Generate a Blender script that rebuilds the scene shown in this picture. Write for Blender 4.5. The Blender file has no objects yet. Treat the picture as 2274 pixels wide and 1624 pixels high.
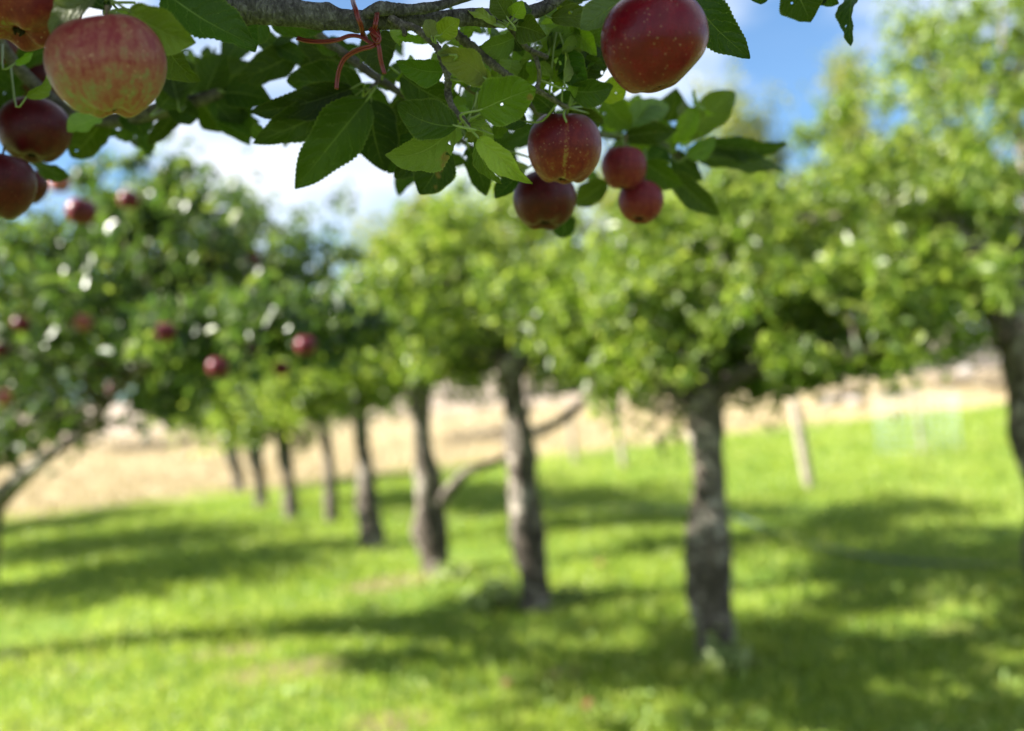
import bpy, math, random
import numpy as np
from mathutils import Vector, Matrix
R_ = math.radians
C = bpy.context.scene.collection
sc = bpy.context.scene

# ------------------------------------------------------------------ camera
F = 2277.0; CX, CY = 1137.0, 812.0
PITCH, ROLL = 0.014, R_(5.0)
CAM = np.array([0.0, 0.0, 1.6])
fw = np.array([0, math.cos(PITCH), math.sin(PITCH)])
up0 = np.array([0, -math.sin(PITCH), math.cos(PITCH)])
rt0 = np.array([1.0, 0, 0])
UP = math.cos(ROLL)*up0 + math.sin(ROLL)*rt0
RT = math.cos(ROLL)*rt0 - math.sin(ROLL)*up0
cam_d = bpy.data.cameras.new("camera")
cam = bpy.data.objects.new("camera", cam_d); C.objects.link(cam); sc.camera = cam
M = Matrix(((RT[0], UP[0], -fw[0], 0), (RT[1], UP[1], -fw[1], 0), (RT[2], UP[2], -fw[2], CAM[2]), (0, 0, 0, 1)))
cam.matrix_world = M
cam_d.sensor_width = 36; cam_d.lens = 36*F/2274
cam_d.clip_start = 0.05; cam_d.clip_end = 3000
cam_d.dof.use_dof = True; cam_d.dof.focus_distance = 0.86; cam_d.dof.aperture_fstop = 36/13.5
cam_d.dof.aperture_blades = 0

# ------------------------------------------------------------------ sky, sun, exposure
SUN_EL = R_(34)
sdir = np.array([-math.cos(SUN_EL)*math.cos(R_(-5)), math.cos(SUN_EL)*math.sin(R_(-5)), math.sin(SUN_EL)])
w = bpy.data.worlds.new("World"); sc.world = w; w.use_nodes = True
nt = w.node_tree; nt.nodes.clear()
def N(nt, t, **k):
    n = nt.nodes.new(t)
    for a, b in k.items(): setattr(n, a, b)
    return n
def ramp(nt, pts, interp='LINEAR'):
    r = N(nt, 'ShaderNodeValToRGB'); e = r.color_ramp.elements; r.color_ramp.interpolation = interp
    while len(e) < len(pts): e.new(0.5)
    for i, (p, c) in enumerate(pts):
        e[i].position = p; e[i].color = (c, c, c, 1) if isinstance(c, (int, float)) else (*c, 1)
    return r
sky = N(nt, 'ShaderNodeTexSky', sky_type='NISHITA'); sky.sun_disc = False
sky.sun_elevation = SUN_EL; sky.sun_rotation = math.atan2(sdir[0], sdir[1]); sky.air_density = 1.0; sky.dust_density = 0.6; sky.ozone_density = 1.5
tc = N(nt, 'ShaderNodeTexCoord'); mp = N(nt, 'ShaderNodeMapping')
mp.inputs['Location'].default_value = (6.6, 1.7, 3.3); mp.inputs['Scale'].default_value = (1.0, 1.0, 2.1)
nz = N(nt, 'ShaderNodeTexNoise'); nz.inputs['Scale'].default_value = 3.1; nz.inputs['Detail'].default_value = 7; nz.inputs['Roughness'].default_value = 0.52
cr = ramp(nt, [(0.40, 0.06), (0.60, 0.96)])
nz2 = N(nt, 'ShaderNodeTexNoise'); nz2.inputs['Scale'].default_value = 5; nz2.inputs['Detail'].default_value = 4
cc = ramp(nt, [(0.36, (3.3, 3.8, 4.8)), (0.60, (5.6, 5.8, 6.0))])
mix = N(nt, 'ShaderNodeMix', data_type='RGBA')
bg = N(nt, 'ShaderNodeBackground'); bg.inputs['Strength'].default_value = 0.05
wo = N(nt, 'ShaderNodeOutputWorld')
L = nt.links.new
L(tc.outputs['Generated'], mp.inputs['Vector']); L(mp.outputs['Vector'], nz.inputs['Vector']); L(mp.outputs['Vector'], nz2.inputs['Vector'])
L(nz.outputs['Fac'], cr.inputs['Fac']); L(nz2.outputs['Fac'], cc.inputs['Fac'])
L(cr.outputs['Color'], mix.inputs['Factor']); L(sky.outputs['Color'], mix.inputs[6]); L(cc.outputs['Color'], mix.inputs[7])
L(mix.outputs[2], bg.inputs['Color'])
tint = N(nt, 'ShaderNodeMix', data_type='RGBA', blend_type='MULTIPLY'); tint.inputs[0].default_value = 1; tint.inputs[7].default_value = (0.42, 0.64, 0.82, 1)
L(sky.outputs['Color'], tint.inputs[6]); L(tint.outputs[2], mix.inputs[6]); L(bg.outputs[0], wo.inputs['Surface'])
sun_d = bpy.data.lights.new("sun", 'SUN'); sun = bpy.data.objects.new("sun", sun_d); C.objects.link(sun)
sun_d.energy = 5.0; sun_d.angle = R_(0.55); sun_d.color = (1.0, 0.95, 0.86)
sun.rotation_euler = Vector(-sdir).to_track_quat('-Z', 'Y').to_euler(); sun.location = (-6, 0, 9)
sc.view_settings.view_transform = 'Standard'; sc.view_settings.look = 'None'; sc.view_settings.gamma = 1
sc.view_settings.exposure = 2.35
sc.cycles.max_bounces = 8; sc.cycles.transparent_max_bounces = 8

# ------------------------------------------------------------------ helpers
rng = np.random.default_rng(7)
random.seed(7)
def P(x, y, d): return CAM + d*(fw + RT*((x-CX)/F) + UP*((CY-y)/F))
def proj(p):
    q = np.asarray(p) - CAM; d = q @ fw
    return CX + F*(q @ RT)/d, CY - F*(q @ UP)/d, d
def hgt(x, y):
    x = np.asarray(x, float); y = np.asarray(y, float)
    t = np.clip((y-(21+0.36*x))/45, 0, 1)
    base = 1.15*t*t*(3-2*t) + np.clip(y-60, 0, None)*0.03
    return base + 0.02*np.sin(x*1.1+0.6)*np.sin(y*0.9) + 0.012*np.sin(x*2.7+y*1.9)
def G(x, y):
    d = fw + RT*((x-CX)/F) + UP*((CY-y)/F)
    t = 1.6/-d[2]; p = CAM + d*t
    for _ in range(8):
        t = (1.6-float(hgt(p[0], p[1])))/-d[2]; p = CAM + d*t
    return p
def tag(o, label=None, cat=None, group=None, kind=None):
    if label: o['label'] = label
    if cat: o['category'] = cat
    if group: o['group'] = group
    if kind: o['kind'] = kind
    return o
def empty(name, loc, label, cat, group=None):
    o = bpy.data.objects.new(name, None); C.objects.link(o); o.location = Vector(loc); o.empty_display_size = 0.1
    return tag(o, label, cat, group)
def gloc(o):
    v = np.array(o.location)
    while o.parent: o = o.parent; v = v + np.array(o.location)
    return v
def mesh_obj(name, V, Fs, mat, parent=None, origin=None, smooth=True, uv=None):
    """V (n,3) in world metres; Fs list of tuples or (m,k) array. Object origin at `origin`."""
    V = np.asarray(V, float)
    org = np.array(origin) if origin is not None else (gloc(parent) if parent else np.zeros(3))
    me = bpy.data.meshes.new(name); Vl = V-org
    if isinstance(Fs, np.ndarray):
        m, k = Fs.shape
        me.vertices.add(len(V)); me.vertices.foreach_set('co', Vl.astype(np.float32).ravel())
        me.loops.add(m*k); me.loops.foreach_set('vertex_index', Fs.astype(np.int32).ravel())
        me.polygons.add(m); me.polygons.foreach_set('loop_start', np.arange(0, m*k, k, dtype=np.int32))
        me.polygons.foreach_set('loop_total', np.full(m, k, dtype=np.int32))
        me.update(calc_edges=True)
    else:
        me.from_pydata([tuple(v) for v in Vl], [], [tuple(int(i) for i in f) for f in Fs])
    if uv is not None:
        l = me.uv_layers.new(name='UVMap'); idx = np.zeros(len(me.loops), dtype=np.int32); me.loops.foreach_get('vertex_index', idx)
        l.data.foreach_set('uv', np.asarray(uv, dtype=np.float32)[idx].ravel())
    me.polygons.foreach_set('use_smooth', np.full(len(me.polygons), smooth))
    me.materials.append(mat); me.update()
    o = bpy.data.objects.new(name, me); C.objects.link(o)
    if parent: o.parent = parent; o.location = Vector(org - gloc(parent))
    else: o.location = Vector(org)
    return o
def catmull(pts, n):
    pts = np.asarray(pts, float); m = len(pts)
    if m == 2: return np.linspace(pts[0], pts[1], n)
    ext = np.vstack([2*pts[0]-pts[1], pts, 2*pts[-1]-pts[-2]]); out = []
    for s in np.linspace(0, m-1, n):
        i = min(int(s), m-2); t = s-i; p0, p1, p2, p3 = ext[i:i+4]
        out.append(0.5*((2*p1)+(-p0+p2)*t+(2*p0-5*p1+4*p2-p3)*t*t+(-p0+3*p1-3*p2+p3)*t**3))
    return np.array(out)
def tube(pts, rad, n=24, k=10, bump=0.0, ring=0.0, seed=0, ringf=1.0, knots=()):
    """tapered tube along a spline; returns V, F(list)"""
    r = np.random.default_rng(seed)
    pr = catmull(np.column_stack([np.asarray(pts, float), np.asarray(rad, float)]), n)
    c = pr[:, :3]; ra = np.clip(pr[:, 3], 1e-5, None)
    T = np.gradient(c, axis=0); T /= np.linalg.norm(T, axis=1)[:, None]
    a = np.cross(T[0], [0.3, 0.2, 0.9]); a /= np.linalg.norm(a)
    ph = r.uniform(0, 6.28, 6); V = []
    for i in range(n):
        a = a - T[i]*(a @ T[i]); a /= np.linalg.norm(a); b = np.cross(T[i], a)
        th = np.arange(k)/k*2*np.pi
        f = 1 + bump*(np.sin(2*th+ph[0]+i*0.35)*0.5+np.sin(3*th+ph[1]-i*0.21)*0.35+np.sin(5*th+ph[2]+i*0.5)*0.25) + bump*0.6*math.sin(i*0.55+ph[3])
        f = f + ring*(math.sin(i*ringf*2.1)*0.6 + r.uniform(-0.5, 0.5)) + r.uniform(-1, 1, k)*bump*0.25
        for (ki, kth, ks, kw) in knots:
            f = f + ks*np.exp(-((i/n-ki)/kw)**2 - ((np.angle(np.exp(1j*(th-kth))))/0.6)**2)
        V.append(c[i] + ra[i]*f[:, None]*(np.cos(th)[:, None]*a + np.sin(th)[:, None]*b))
    V = np.vstack(V); Fs = []
    for i in range(n-1):
        for j in range(k):
            j2 = (j+1) % k; Fs.append((i*k+j, i*k+j2, (i+1)*k+j2, (i+1)*k+j))
    nv = len(V); V = np.vstack([V, c[0], c[-1]+T[-1]*ra[-1]*0.4])
    for j in range(k):
        j2 = (j+1) % k; Fs.append((j2, j, nv)); Fs.append(((n-1)*k+j, (n-1)*k+j2, nv+1))
    return V, Fs
def join(parts):
    Vs, Fs, o = [], [], 0
    for V, Fc in parts:
        Vs.append(V); Fs += [tuple(i+o for i in f) for f in Fc]; o += len(V)
    return np.vstack(Vs), Fs

# ------------------------------------------------------------------ materials
def newmat(name):
    m = bpy.data.materials.new(name); m.use_nodes = True; m.node_tree.nodes.clear(); return m, m.node_tree
def mathn(nt, op, a, b=None, c=None, clamp=False):
    n = N(nt, 'ShaderNodeMath', operation=op); n.use_clamp = clamp
    for i, v in enumerate((a, b, c)):
        if v is None: continue
        if isinstance(v, (int, float)): n.inputs[i].default_value = v
        else: nt.links.new(v, n.inputs[i])
    return n.outputs[0]
def mixc(nt, f, a, b, mode='MIX'):
    n = N(nt, 'ShaderNodeMix', data_type='RGBA', blend_type=mode)
    for i, v in ((0, f), (6, a), (7, b)):
        if isinstance(v, (int, float)): n.inputs[i].default_value = v
        elif isinstance(v, tuple): n.inputs[i].default_value = (*v, 1)
        else: nt.links.new(v, n.inputs[i])
    return n.outputs[2]
def noise(nt, vec, scale, detail=4, rough=0.5, dist=0.0):
    n = N(nt, 'ShaderNodeTexNoise'); n.inputs['Scale'].default_value = scale; n.inputs['Detail'].default_value = detail
    n.inputs['Roughness'].default_value = rough; n.inputs['Distortion'].default_value = dist
    if vec is not None: nt.links.new(vec, n.inputs['Vector'])
    return n.outputs['Fac']
def bump(nt, h, strength, dist):
    b = N(nt, 'ShaderNodeBump'); b.inputs['Strength'].default_value = strength; b.inputs['Distance'].default_value = dist
    nt.links.new(h, b.inputs['Height']); return b.outputs['Normal']
def leaf_shader(nt, col, tcol, rough, transl, normal=None, spec=0.5, hole=None):
    p = N(nt, 'ShaderNodeBsdfPrincipled'); p.inputs['Roughness'].default_value = rough; p.inputs['Specular IOR Level'].default_value = spec
    t = N(nt, 'ShaderNodeBsdfTranslucent'); m = N(nt, 'ShaderNodeMixShader'); m.inputs[0].default_value = transl
    o = N(nt, 'ShaderNodeOutputMaterial'); l = nt.links.new
    l(col, p.inputs['Base Color']); l(tcol, t.inputs['Color'])
    if normal: l(normal, p.inputs['Normal'])
    l(p.outputs[0], m.inputs[1]); l(t.outputs[0], m.inputs[2]); l(m.outputs[0], o.inputs['Surface'])
    if hole is not None:
        tr = N(nt, 'ShaderNodeBsdfTransparent'); m2_ = N(nt, 'ShaderNodeMixShader'); l(hole, m2_.inputs[0]); l(m.outputs[0], m2_.inputs[1]); l(tr.outputs[0], m2_.inputs[2]); l(m2_.outputs[0], o.inputs['Surface'])
def crown_mat(name, stops, tmul=(1.9, 2.0, 0.9), transl=0.42, rough=0.42, scale=1.2):
    m, nt = newmat(name)
    g = N(nt, 'ShaderNodeNewGeometry'); oi = N(nt, 'ShaderNodeTexCoord')
    r = ramp(nt, stops); nn = noise(nt, oi.outputs['Object'], scale, 3)
    v = mathn(nt, 'ADD', mathn(nt, 'MULTIPLY', g.outputs['Random Per Island'], 0.6), mathn(nt, 'MULTIPLY', nn, 0.45))
    nt.links.new(v, r.inputs['Fac'])
    tcol = mixc(nt, 1.0, r.outputs['Color'], tmul, 'MULTIPLY')
    leaf_shader(nt, r.outputs['Color'], tcol, rough, transl)
    return m
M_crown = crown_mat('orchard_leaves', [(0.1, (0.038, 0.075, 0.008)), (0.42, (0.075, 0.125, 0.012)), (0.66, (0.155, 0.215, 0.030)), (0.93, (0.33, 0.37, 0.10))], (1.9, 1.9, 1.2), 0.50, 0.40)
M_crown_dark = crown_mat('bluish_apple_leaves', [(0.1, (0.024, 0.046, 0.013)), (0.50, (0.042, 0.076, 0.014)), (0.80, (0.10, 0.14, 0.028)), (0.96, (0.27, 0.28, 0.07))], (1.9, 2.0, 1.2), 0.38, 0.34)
M_far = crown_mat('far_tree_leaves', [(0.1, (0.07, 0.11, 0.022)), (0.5, (0.13, 0.17, 0.03)), (0.85, (0.24, 0.24, 0.05)), (0.98, (0.34, 0.29, 0.06))], (1.9, 1.8, 1.0), 0.42, 0.5, 0.25)
M_grass = crown_mat('grass_blades', [(0.1, (0.070, 0.135, 0.009)), (0.45, (0.17, 0.25, 0.022)), (0.76, (0.32, 0.37, 0.065)), (0.94, (0.50, 0.46, 0.19))], (1.6, 1.6, 1.2), 0.42, 0.45, 0.5)
M_straw = crown_mat('straw_blades', [(0.1, (0.22, 0.17, 0.09)), (0.5, (0.37, 0.30, 0.16)), (0.95, (0.50, 0.42, 0.25))], (1, 1, 1), 0.25, 0.6, 0.6)
def bark_mat(name, c0, c1, c2, scale, dist, ck=0.6, sx=1.0):
    m, nt = newmat(name); t = N(nt, 'ShaderNodeTexCoord'); mpx = N(nt, 'ShaderNodeMapping'); mpx.inputs['Scale'].default_value = (sx, 1, 1); nt.links.new(t.outputs['Object'], mpx.inputs['Vector']); v = mpx.outputs['Vector']
    n1 = noise(nt, v, scale, 8, 0.65, 0.6); n2 = noise(nt, v, scale*0.22, 5, 0.6)
    vo = N(nt, 'ShaderNodeTexVoronoi', feature='DISTANCE_TO_EDGE'); vo.inputs['Scale'].default_value = scale*0.55
    dv = N(nt, 'ShaderNodeVectorMath', operation='ADD'); nn = N(nt, 'ShaderNodeTexNoise'); nn.inputs['Scale'].default_value = scale*0.6; nn.inputs['Detail'].default_value = 4
    sc_ = N(nt, 'ShaderNodeVectorMath', operation='SCALE'); sc_.inputs['Scale'].default_value = 3.0/scale
    nt.links.new(v, nn.inputs['Vector']); nt.links.new(nn.outputs['Color'], sc_.inputs[0]); nt.links.new(v, dv.inputs[0]); nt.links.new(sc_.outputs[0], dv.inputs[1]); nt.links.new(dv.outputs[0], vo.inputs['Vector'])
    crack = mathn(nt, 'MULTIPLY', vo.outputs['Distance'], 6.0, clamp=True)
    r = ramp(nt, [(0.38, c0), (0.5, c1), (0.64, c2)]); nt.links.new(mathn(nt, 'ADD', mathn(nt, 'MULTIPLY', n1, 0.55), mathn(nt, 'MULTIPLY', n2, 0.45)), r.inputs['Fac'])
    col = mixc(nt, mathn(nt, 'MULTIPLY', mathn(nt, 'SUBTRACT', 1.0, crack), ck), r.outputs['Color'], tuple(x*0.35 for x in c0))
    h = mathn(nt, 'ADD', n1, mathn(nt, 'MULTIPLY', crack, 0.75*ck))
    p = N(nt, 'ShaderNodeBsdfPrincipled'); p.inputs['Roughness'].default_value = 0.85; p.inputs['Specular IOR Level'].default_value = 0.25
    o = N(nt, 'ShaderNodeOutputMaterial'); nt.links.new(col, p.inputs['Base Color']); nt.links.new(bump(nt, h, 1.0, dist), p.inputs['Normal']); nt.links.new(p.outputs[0], o.inputs['Surface'])
    return m
M_bark = bark_mat('old_apple_bark', (0.035, 0.028, 0.02), (0.125, 0.10, 0.078), (0.50, 0.45, 0.37), 13, 0.016)
M_limb = bark_mat('smooth_grey_bark', (0.03, 0.026, 0.023), (0.09, 0.08, 0.07), (0.22, 0.205, 0.185), 200, 0.0034, 0.3, 1.6)
M_twig = bark_mat('dark_twig_bark', (0.04, 0.032, 0.026), (0.105, 0.09, 0.07), (0.23, 0.20, 0.16), 420, 0.0014, 0.25)
M_post = bark_mat('weathered_wood', (0.2, 0.16, 0.12), (0.34, 0.29, 0.23), (0.5, 0.44, 0.36), 18, 0.004)
def simple(name, col, rough=0.5, spec=0.5, metal=0.0, nscale=200, namt=0.15):
    m, nt = newmat(name); t = N(nt, 'ShaderNodeTexCoord'); n = noise(nt, t.outputs['Object'], nscale, 4)
    c = mixc(nt, mathn(nt, 'MULTIPLY', n, namt*2), col, tuple(x*0.5 for x in col))
    p = N(nt, 'ShaderNodeBsdfPrincipled'); p.inputs['Roughness'].default_value = rough; p.inputs['Specular IOR Level'].default_value = spec; p.inputs['Metallic'].default_value = metal
    o = N(nt, 'ShaderNodeOutputMaterial'); nt.links.new(c, p.inputs['Base Color']); nt.links.new(p.outputs[0], o.inputs['Surface']); return m
M_stem = simple('green_stem', (0.20, 0.26, 0.06), 0.5)
M_astem = simple('brown_apple_stem', (0.13, 0.09, 0.04), 0.6)
M_calyx = simple('dry_calyx', (0.035, 0.025, 0.015), 0.9, 0.1)
M_tie = simple('red_plastic_wire', (0.17, 0.016, 0.008), 0.38, 0.5, 0, 500, 0.3)
M_wire = simple('pale_fence_wire', (0.36, 0.47, 0.45), 0.5, 0.5, 0.0)
M_hose = simple('dark_irrigation_hose', (0.05, 0.075, 0.075), 0.4)
M_rock = simple('grey_field_stone', (0.30, 0.27, 0.24), 0.9, 0.2, 0, 12, 0.4)

# foreground leaf: midrib, side veins, quilting, tint from the object's colour
def fine_leaf_mat():
    m, nt = newmat('apple_leaf'); l = nt.links.new
    uv = N(nt, 'ShaderNodeUVMap'); sp = N(nt, 'ShaderNodeSeparateXYZ'); l(uv.outputs[0], sp.inputs[0])
    tco = N(nt, 'ShaderNodeTexCoord'); ob = tco.outputs['Object']; oi = N(nt, 'ShaderNodeObjectInfo')
    a = mathn(nt, 'ABSOLUTE', mathn(nt, 'MULTIPLY', mathn(nt, 'SUBTRACT', sp.outputs[0], 0.5), 2.0)); t = sp.outputs[1]
    wob = mathn(nt, 'MULTIPLY', mathn(nt, 'SUBTRACT', noise(nt, ob, 70, 4, 0.6), 0.5), 0.24)
    mid = mathn(nt, 'SUBTRACT', 1.0, mathn(nt, 'DIVIDE', a, mathn(nt, 'MULTIPLY_ADD', t, -0.035, 0.065)), clamp=True)
    s = mathn(nt, 'ADD', mathn(nt, 'SUBTRACT', t, mathn(nt, 'MULTIPLY', mathn(nt, 'POWER', a, 1.4), 0.24)), wob)
    fr = mathn(nt, 'FRACT', mathn(nt, 'MULTIPLY', s, 7.0))
    tri = mathn(nt, 'ABSOLUTE', mathn(nt, 'SUBTRACT', fr, 0.5))          # 0.5 at a vein
    vein = mathn(nt, 'MULTIPLY', mathn(nt, 'SUBTRACT', tri, 0.455), 24.0, clamp=True)
    vo = N(nt, 'ShaderNodeTexVoronoi', feature='DISTANCE_TO_EDGE'); vo.inputs['Scale'].default_value = 420; l(ob, vo.inputs['Vector'])
    net = mathn(nt, 'SUBTRACT', 1.0, mathn(nt, 'MULTIPLY', vo.outputs['Distance'], 9.0, clamp=True))
    vm = mathn(nt, 'MAXIMUM', mid, mathn(nt, 'MAXIMUM', mathn(nt, 'MULTIPLY', vein, 0.75), mathn(nt, 'MULTIPLY', net, 0.14)))
    n2 = noise(nt, ob, 55, 5, 0.6); n3 = noise(nt, ob, 700, 3)
    c1 = mixc(nt, mathn(nt, 'MULTIPLY', mathn(nt, 'SUBTRACT', n2, 0.35), 1.3, clamp=True), oi.outputs['Color'], mixc(nt, 1.0, oi.outputs['Color'], (0.68, 0.80, 0.6), 'MULTIPLY'))
    c1 = mixc(nt, mathn(nt, 'MULTIPLY', n3, 0.3), c1, mixc(nt, 1.0, c1, (1.5, 1.35, 1.5), 'MULTIPLY'))
    spot = mathn(nt, 'MULTIPLY', mathn(nt, 'SUBTRACT', noise(nt, ob, 38, 2), 0.73), 30, clamp=True)
    c1 = mixc(nt, mathn(nt, 'MULTIPLY', spot, 0.8), c1, (0.17, 0.10, 0.035))
    edge = mathn(nt, 'MULTIPLY', mathn(nt, 'SUBTRACT', a, 0.93), 10, clamp=True)
    c1 = mixc(nt, mathn(nt, 'MULTIPLY', edge, 0.45), c1, (0.28, 0.32, 0.10))
    vc = mixc(nt, 0.55, mixc(nt, 1.0, oi.outputs['Color'], (2.4, 2.2, 2.4), 'MULTIPLY'), (0.24, 0.30, 0.12))
    col = mixc(nt, vm, c1, vc)
    tcol = mixc(nt, 1.0, mixc(nt, mathn(nt, 'MULTIPLY', vm, 0.6), c1, vc), (2.4, 2.5, 0.75), 'MULTIPLY')
    h = mathn(nt, 'ADD', mathn(nt, 'MULTIPLY', vm, -0.7), mathn(nt, 'ADD', mathn(nt, 'MULTIPLY', tri, -0.7), mathn(nt, 'MULTIPLY', n3, 0.15)))
    leaf_shader(nt, col, tcol, 0.48, 0.36, bump(nt, h, 1.0, 0.0016), 0.24, mathn(nt, 'GREATER_THAN', noise(nt, ob, 85, 1), 0.775))
    return m
M_leaf = fine_leaf_mat()

def apple_mat(name, r, under, red, deep, cover, stripe=0.5, dots=0.5, bottom=0.0, gold=None, rough=0.3):
    """cover: how much red; bottom: extra ground colour towards the calyx end; gold: angle of one pale stripe"""
    m, nt = newmat(name); l = nt.links.new
    t = N(nt, 'ShaderNodeTexCoord'); mp = N(nt, 'ShaderNodeMapping'); mp.inputs['Scale'].default_value = (1/r,)*3; l(t.outputs['Object'], mp.inputs['Vector'])
    v = mp.outputs['Vector']; sp = N(nt, 'ShaderNodeSeparateXYZ'); l(v, sp.inputs[0])
    cb = N(nt, 'ShaderNodeCombineXYZ'); l(sp.outputs[0], cb.inputs[0]); l(sp.outputs[1], cb.inputs[1])
    nm = N(nt, 'ShaderNodeVectorMath', operation='NORMALIZE'); l(cb.outputs[0], nm.inputs[0])
    cz = N(nt, 'ShaderNodeCombineXYZ'); l(mathn(nt, 'MULTIPLY', sp.outputs[2], 0.16), cz.inputs[2])
    ad = N(nt, 'ShaderNodeVectorMath', operation='ADD'); l(nm.outputs[0], ad.inputs[0]); l(cz.outputs[0], ad.inputs[1])
    st = noise(nt, ad.outputs[0], 9.0, 6, 0.68); big = noise(nt, v, 1.3, 3, 0.5); blot = noise(nt, v, 5.0, 5, 0.6)
    f = mathn(nt, 'ADD', mathn(nt, 'MULTIPLY', mathn(nt, 'SUBTRACT', st, 0.5), stripe*2.2), mathn(nt, 'MULTIPLY', mathn(nt, 'SUBTRACT', big, 0.5), 0.9))
    f = mathn(nt, 'ADD', f, mathn(nt, 'MULTIPLY', mathn(nt, 'SUBTRACT', blot, 0.5), 1.3)); mot = noise(nt, v, 17, 4, 0.7)
    f = mathn(nt, 'ADD', f, mathn(nt, 'MULTIPLY', mathn(nt, 'SUBTRACT', mot, 0.5), 1.0))
    f = mathn(nt, 'ADD', f, mathn(nt, 'ADD', cover, mathn(nt, 'MULTIPLY', sp.outputs[2], bottom)), clamp=True)
    if gold is not None:
        dt = N(nt, 'ShaderNodeVectorMath', operation='DOT_PRODUCT'); l(nm.outputs[0], dt.inputs[0]); dt.inputs[1].default_value = (math.cos(gold), math.sin(gold), 0)
        g = mathn(nt, 'MULTIPLY', mathn(nt, 'SUBTRACT', mathn(nt, 'ADD', dt.outputs['Value'], mathn(nt, 'MULTIPLY', mathn(nt, 'SUBTRACT', mot, 0.52), 0.03)), 0.9965), 260, clamp=True)
        f = mathn(nt, 'SUBTRACT', f, mathn(nt, 'MULTIPLY', g, 0.62), clamp=True)
    c = ramp(nt, [(0.05, under), (0.5, red), (0.95, deep)]); l(f, c.inputs['Fac'])
    vo = N(nt, 'ShaderNodeTexVoronoi'); vo.inputs['Scale'].default_value = 8.5; l(v, vo.inputs['Vector'])
    sz = mathn(nt, 'MULTIPLY', noise(nt, v, 6, 2), 0.30)
    d = mathn(nt, 'MULTIPLY', mathn(nt, 'SUBTRACT', mathn(nt, 'ADD', sz, 0.015), vo.outputs['Distance']), 22, clamp=True)
    col = mixc(nt, mathn(nt, 'MULTIPLY', d, dots), c.outputs['Color'], (0.55, 0.36, 0.20))
    fin = noise(nt, v, 60, 3)
    col = mixc(nt, mathn(nt, 'MULTIPLY', fin, 0.30), col, mixc(nt, 1.0, col, (1.5, 1.5, 1.5), 'MULTIPLY'))
    p = N(nt, 'ShaderNodeBsdfPrincipled'); l(col, p.inputs['Base Color']); p.inputs['Specular IOR Level'].default_value = 0.22
    l(mathn(nt, 'MULTIPLY_ADD', blot, 0.25, rough-0.05), p.inputs['Roughness'])
    p.inputs['Coat Weight'].default_value = 0.05; p.inputs['Coat Roughness'].default_value = 0.35
    p.inputs['Sheen Weight'].default_value = 0.03; p.inputs['Sheen Roughness'].default_value = 0.4
    p.inputs['Subsurface Weight'].default_value = 0.05; p.inputs['Subsurface Radius'].default_value = (0.006, 0.002, 0.001); p.inputs['Subsurface Scale'].default_value = 0.6
    l(bump(nt, mathn(nt, 'ADD', mathn(nt, 'MULTIPLY', blot, 1.0), mathn(nt, 'MULTIPLY', fin, 0.12)), 0.35, 0.0012), p.inputs['Normal'])
    o = N(nt, 'ShaderNodeOutputMaterial'); l(p.outputs[0], o.inputs['Surface']); return m

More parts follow.
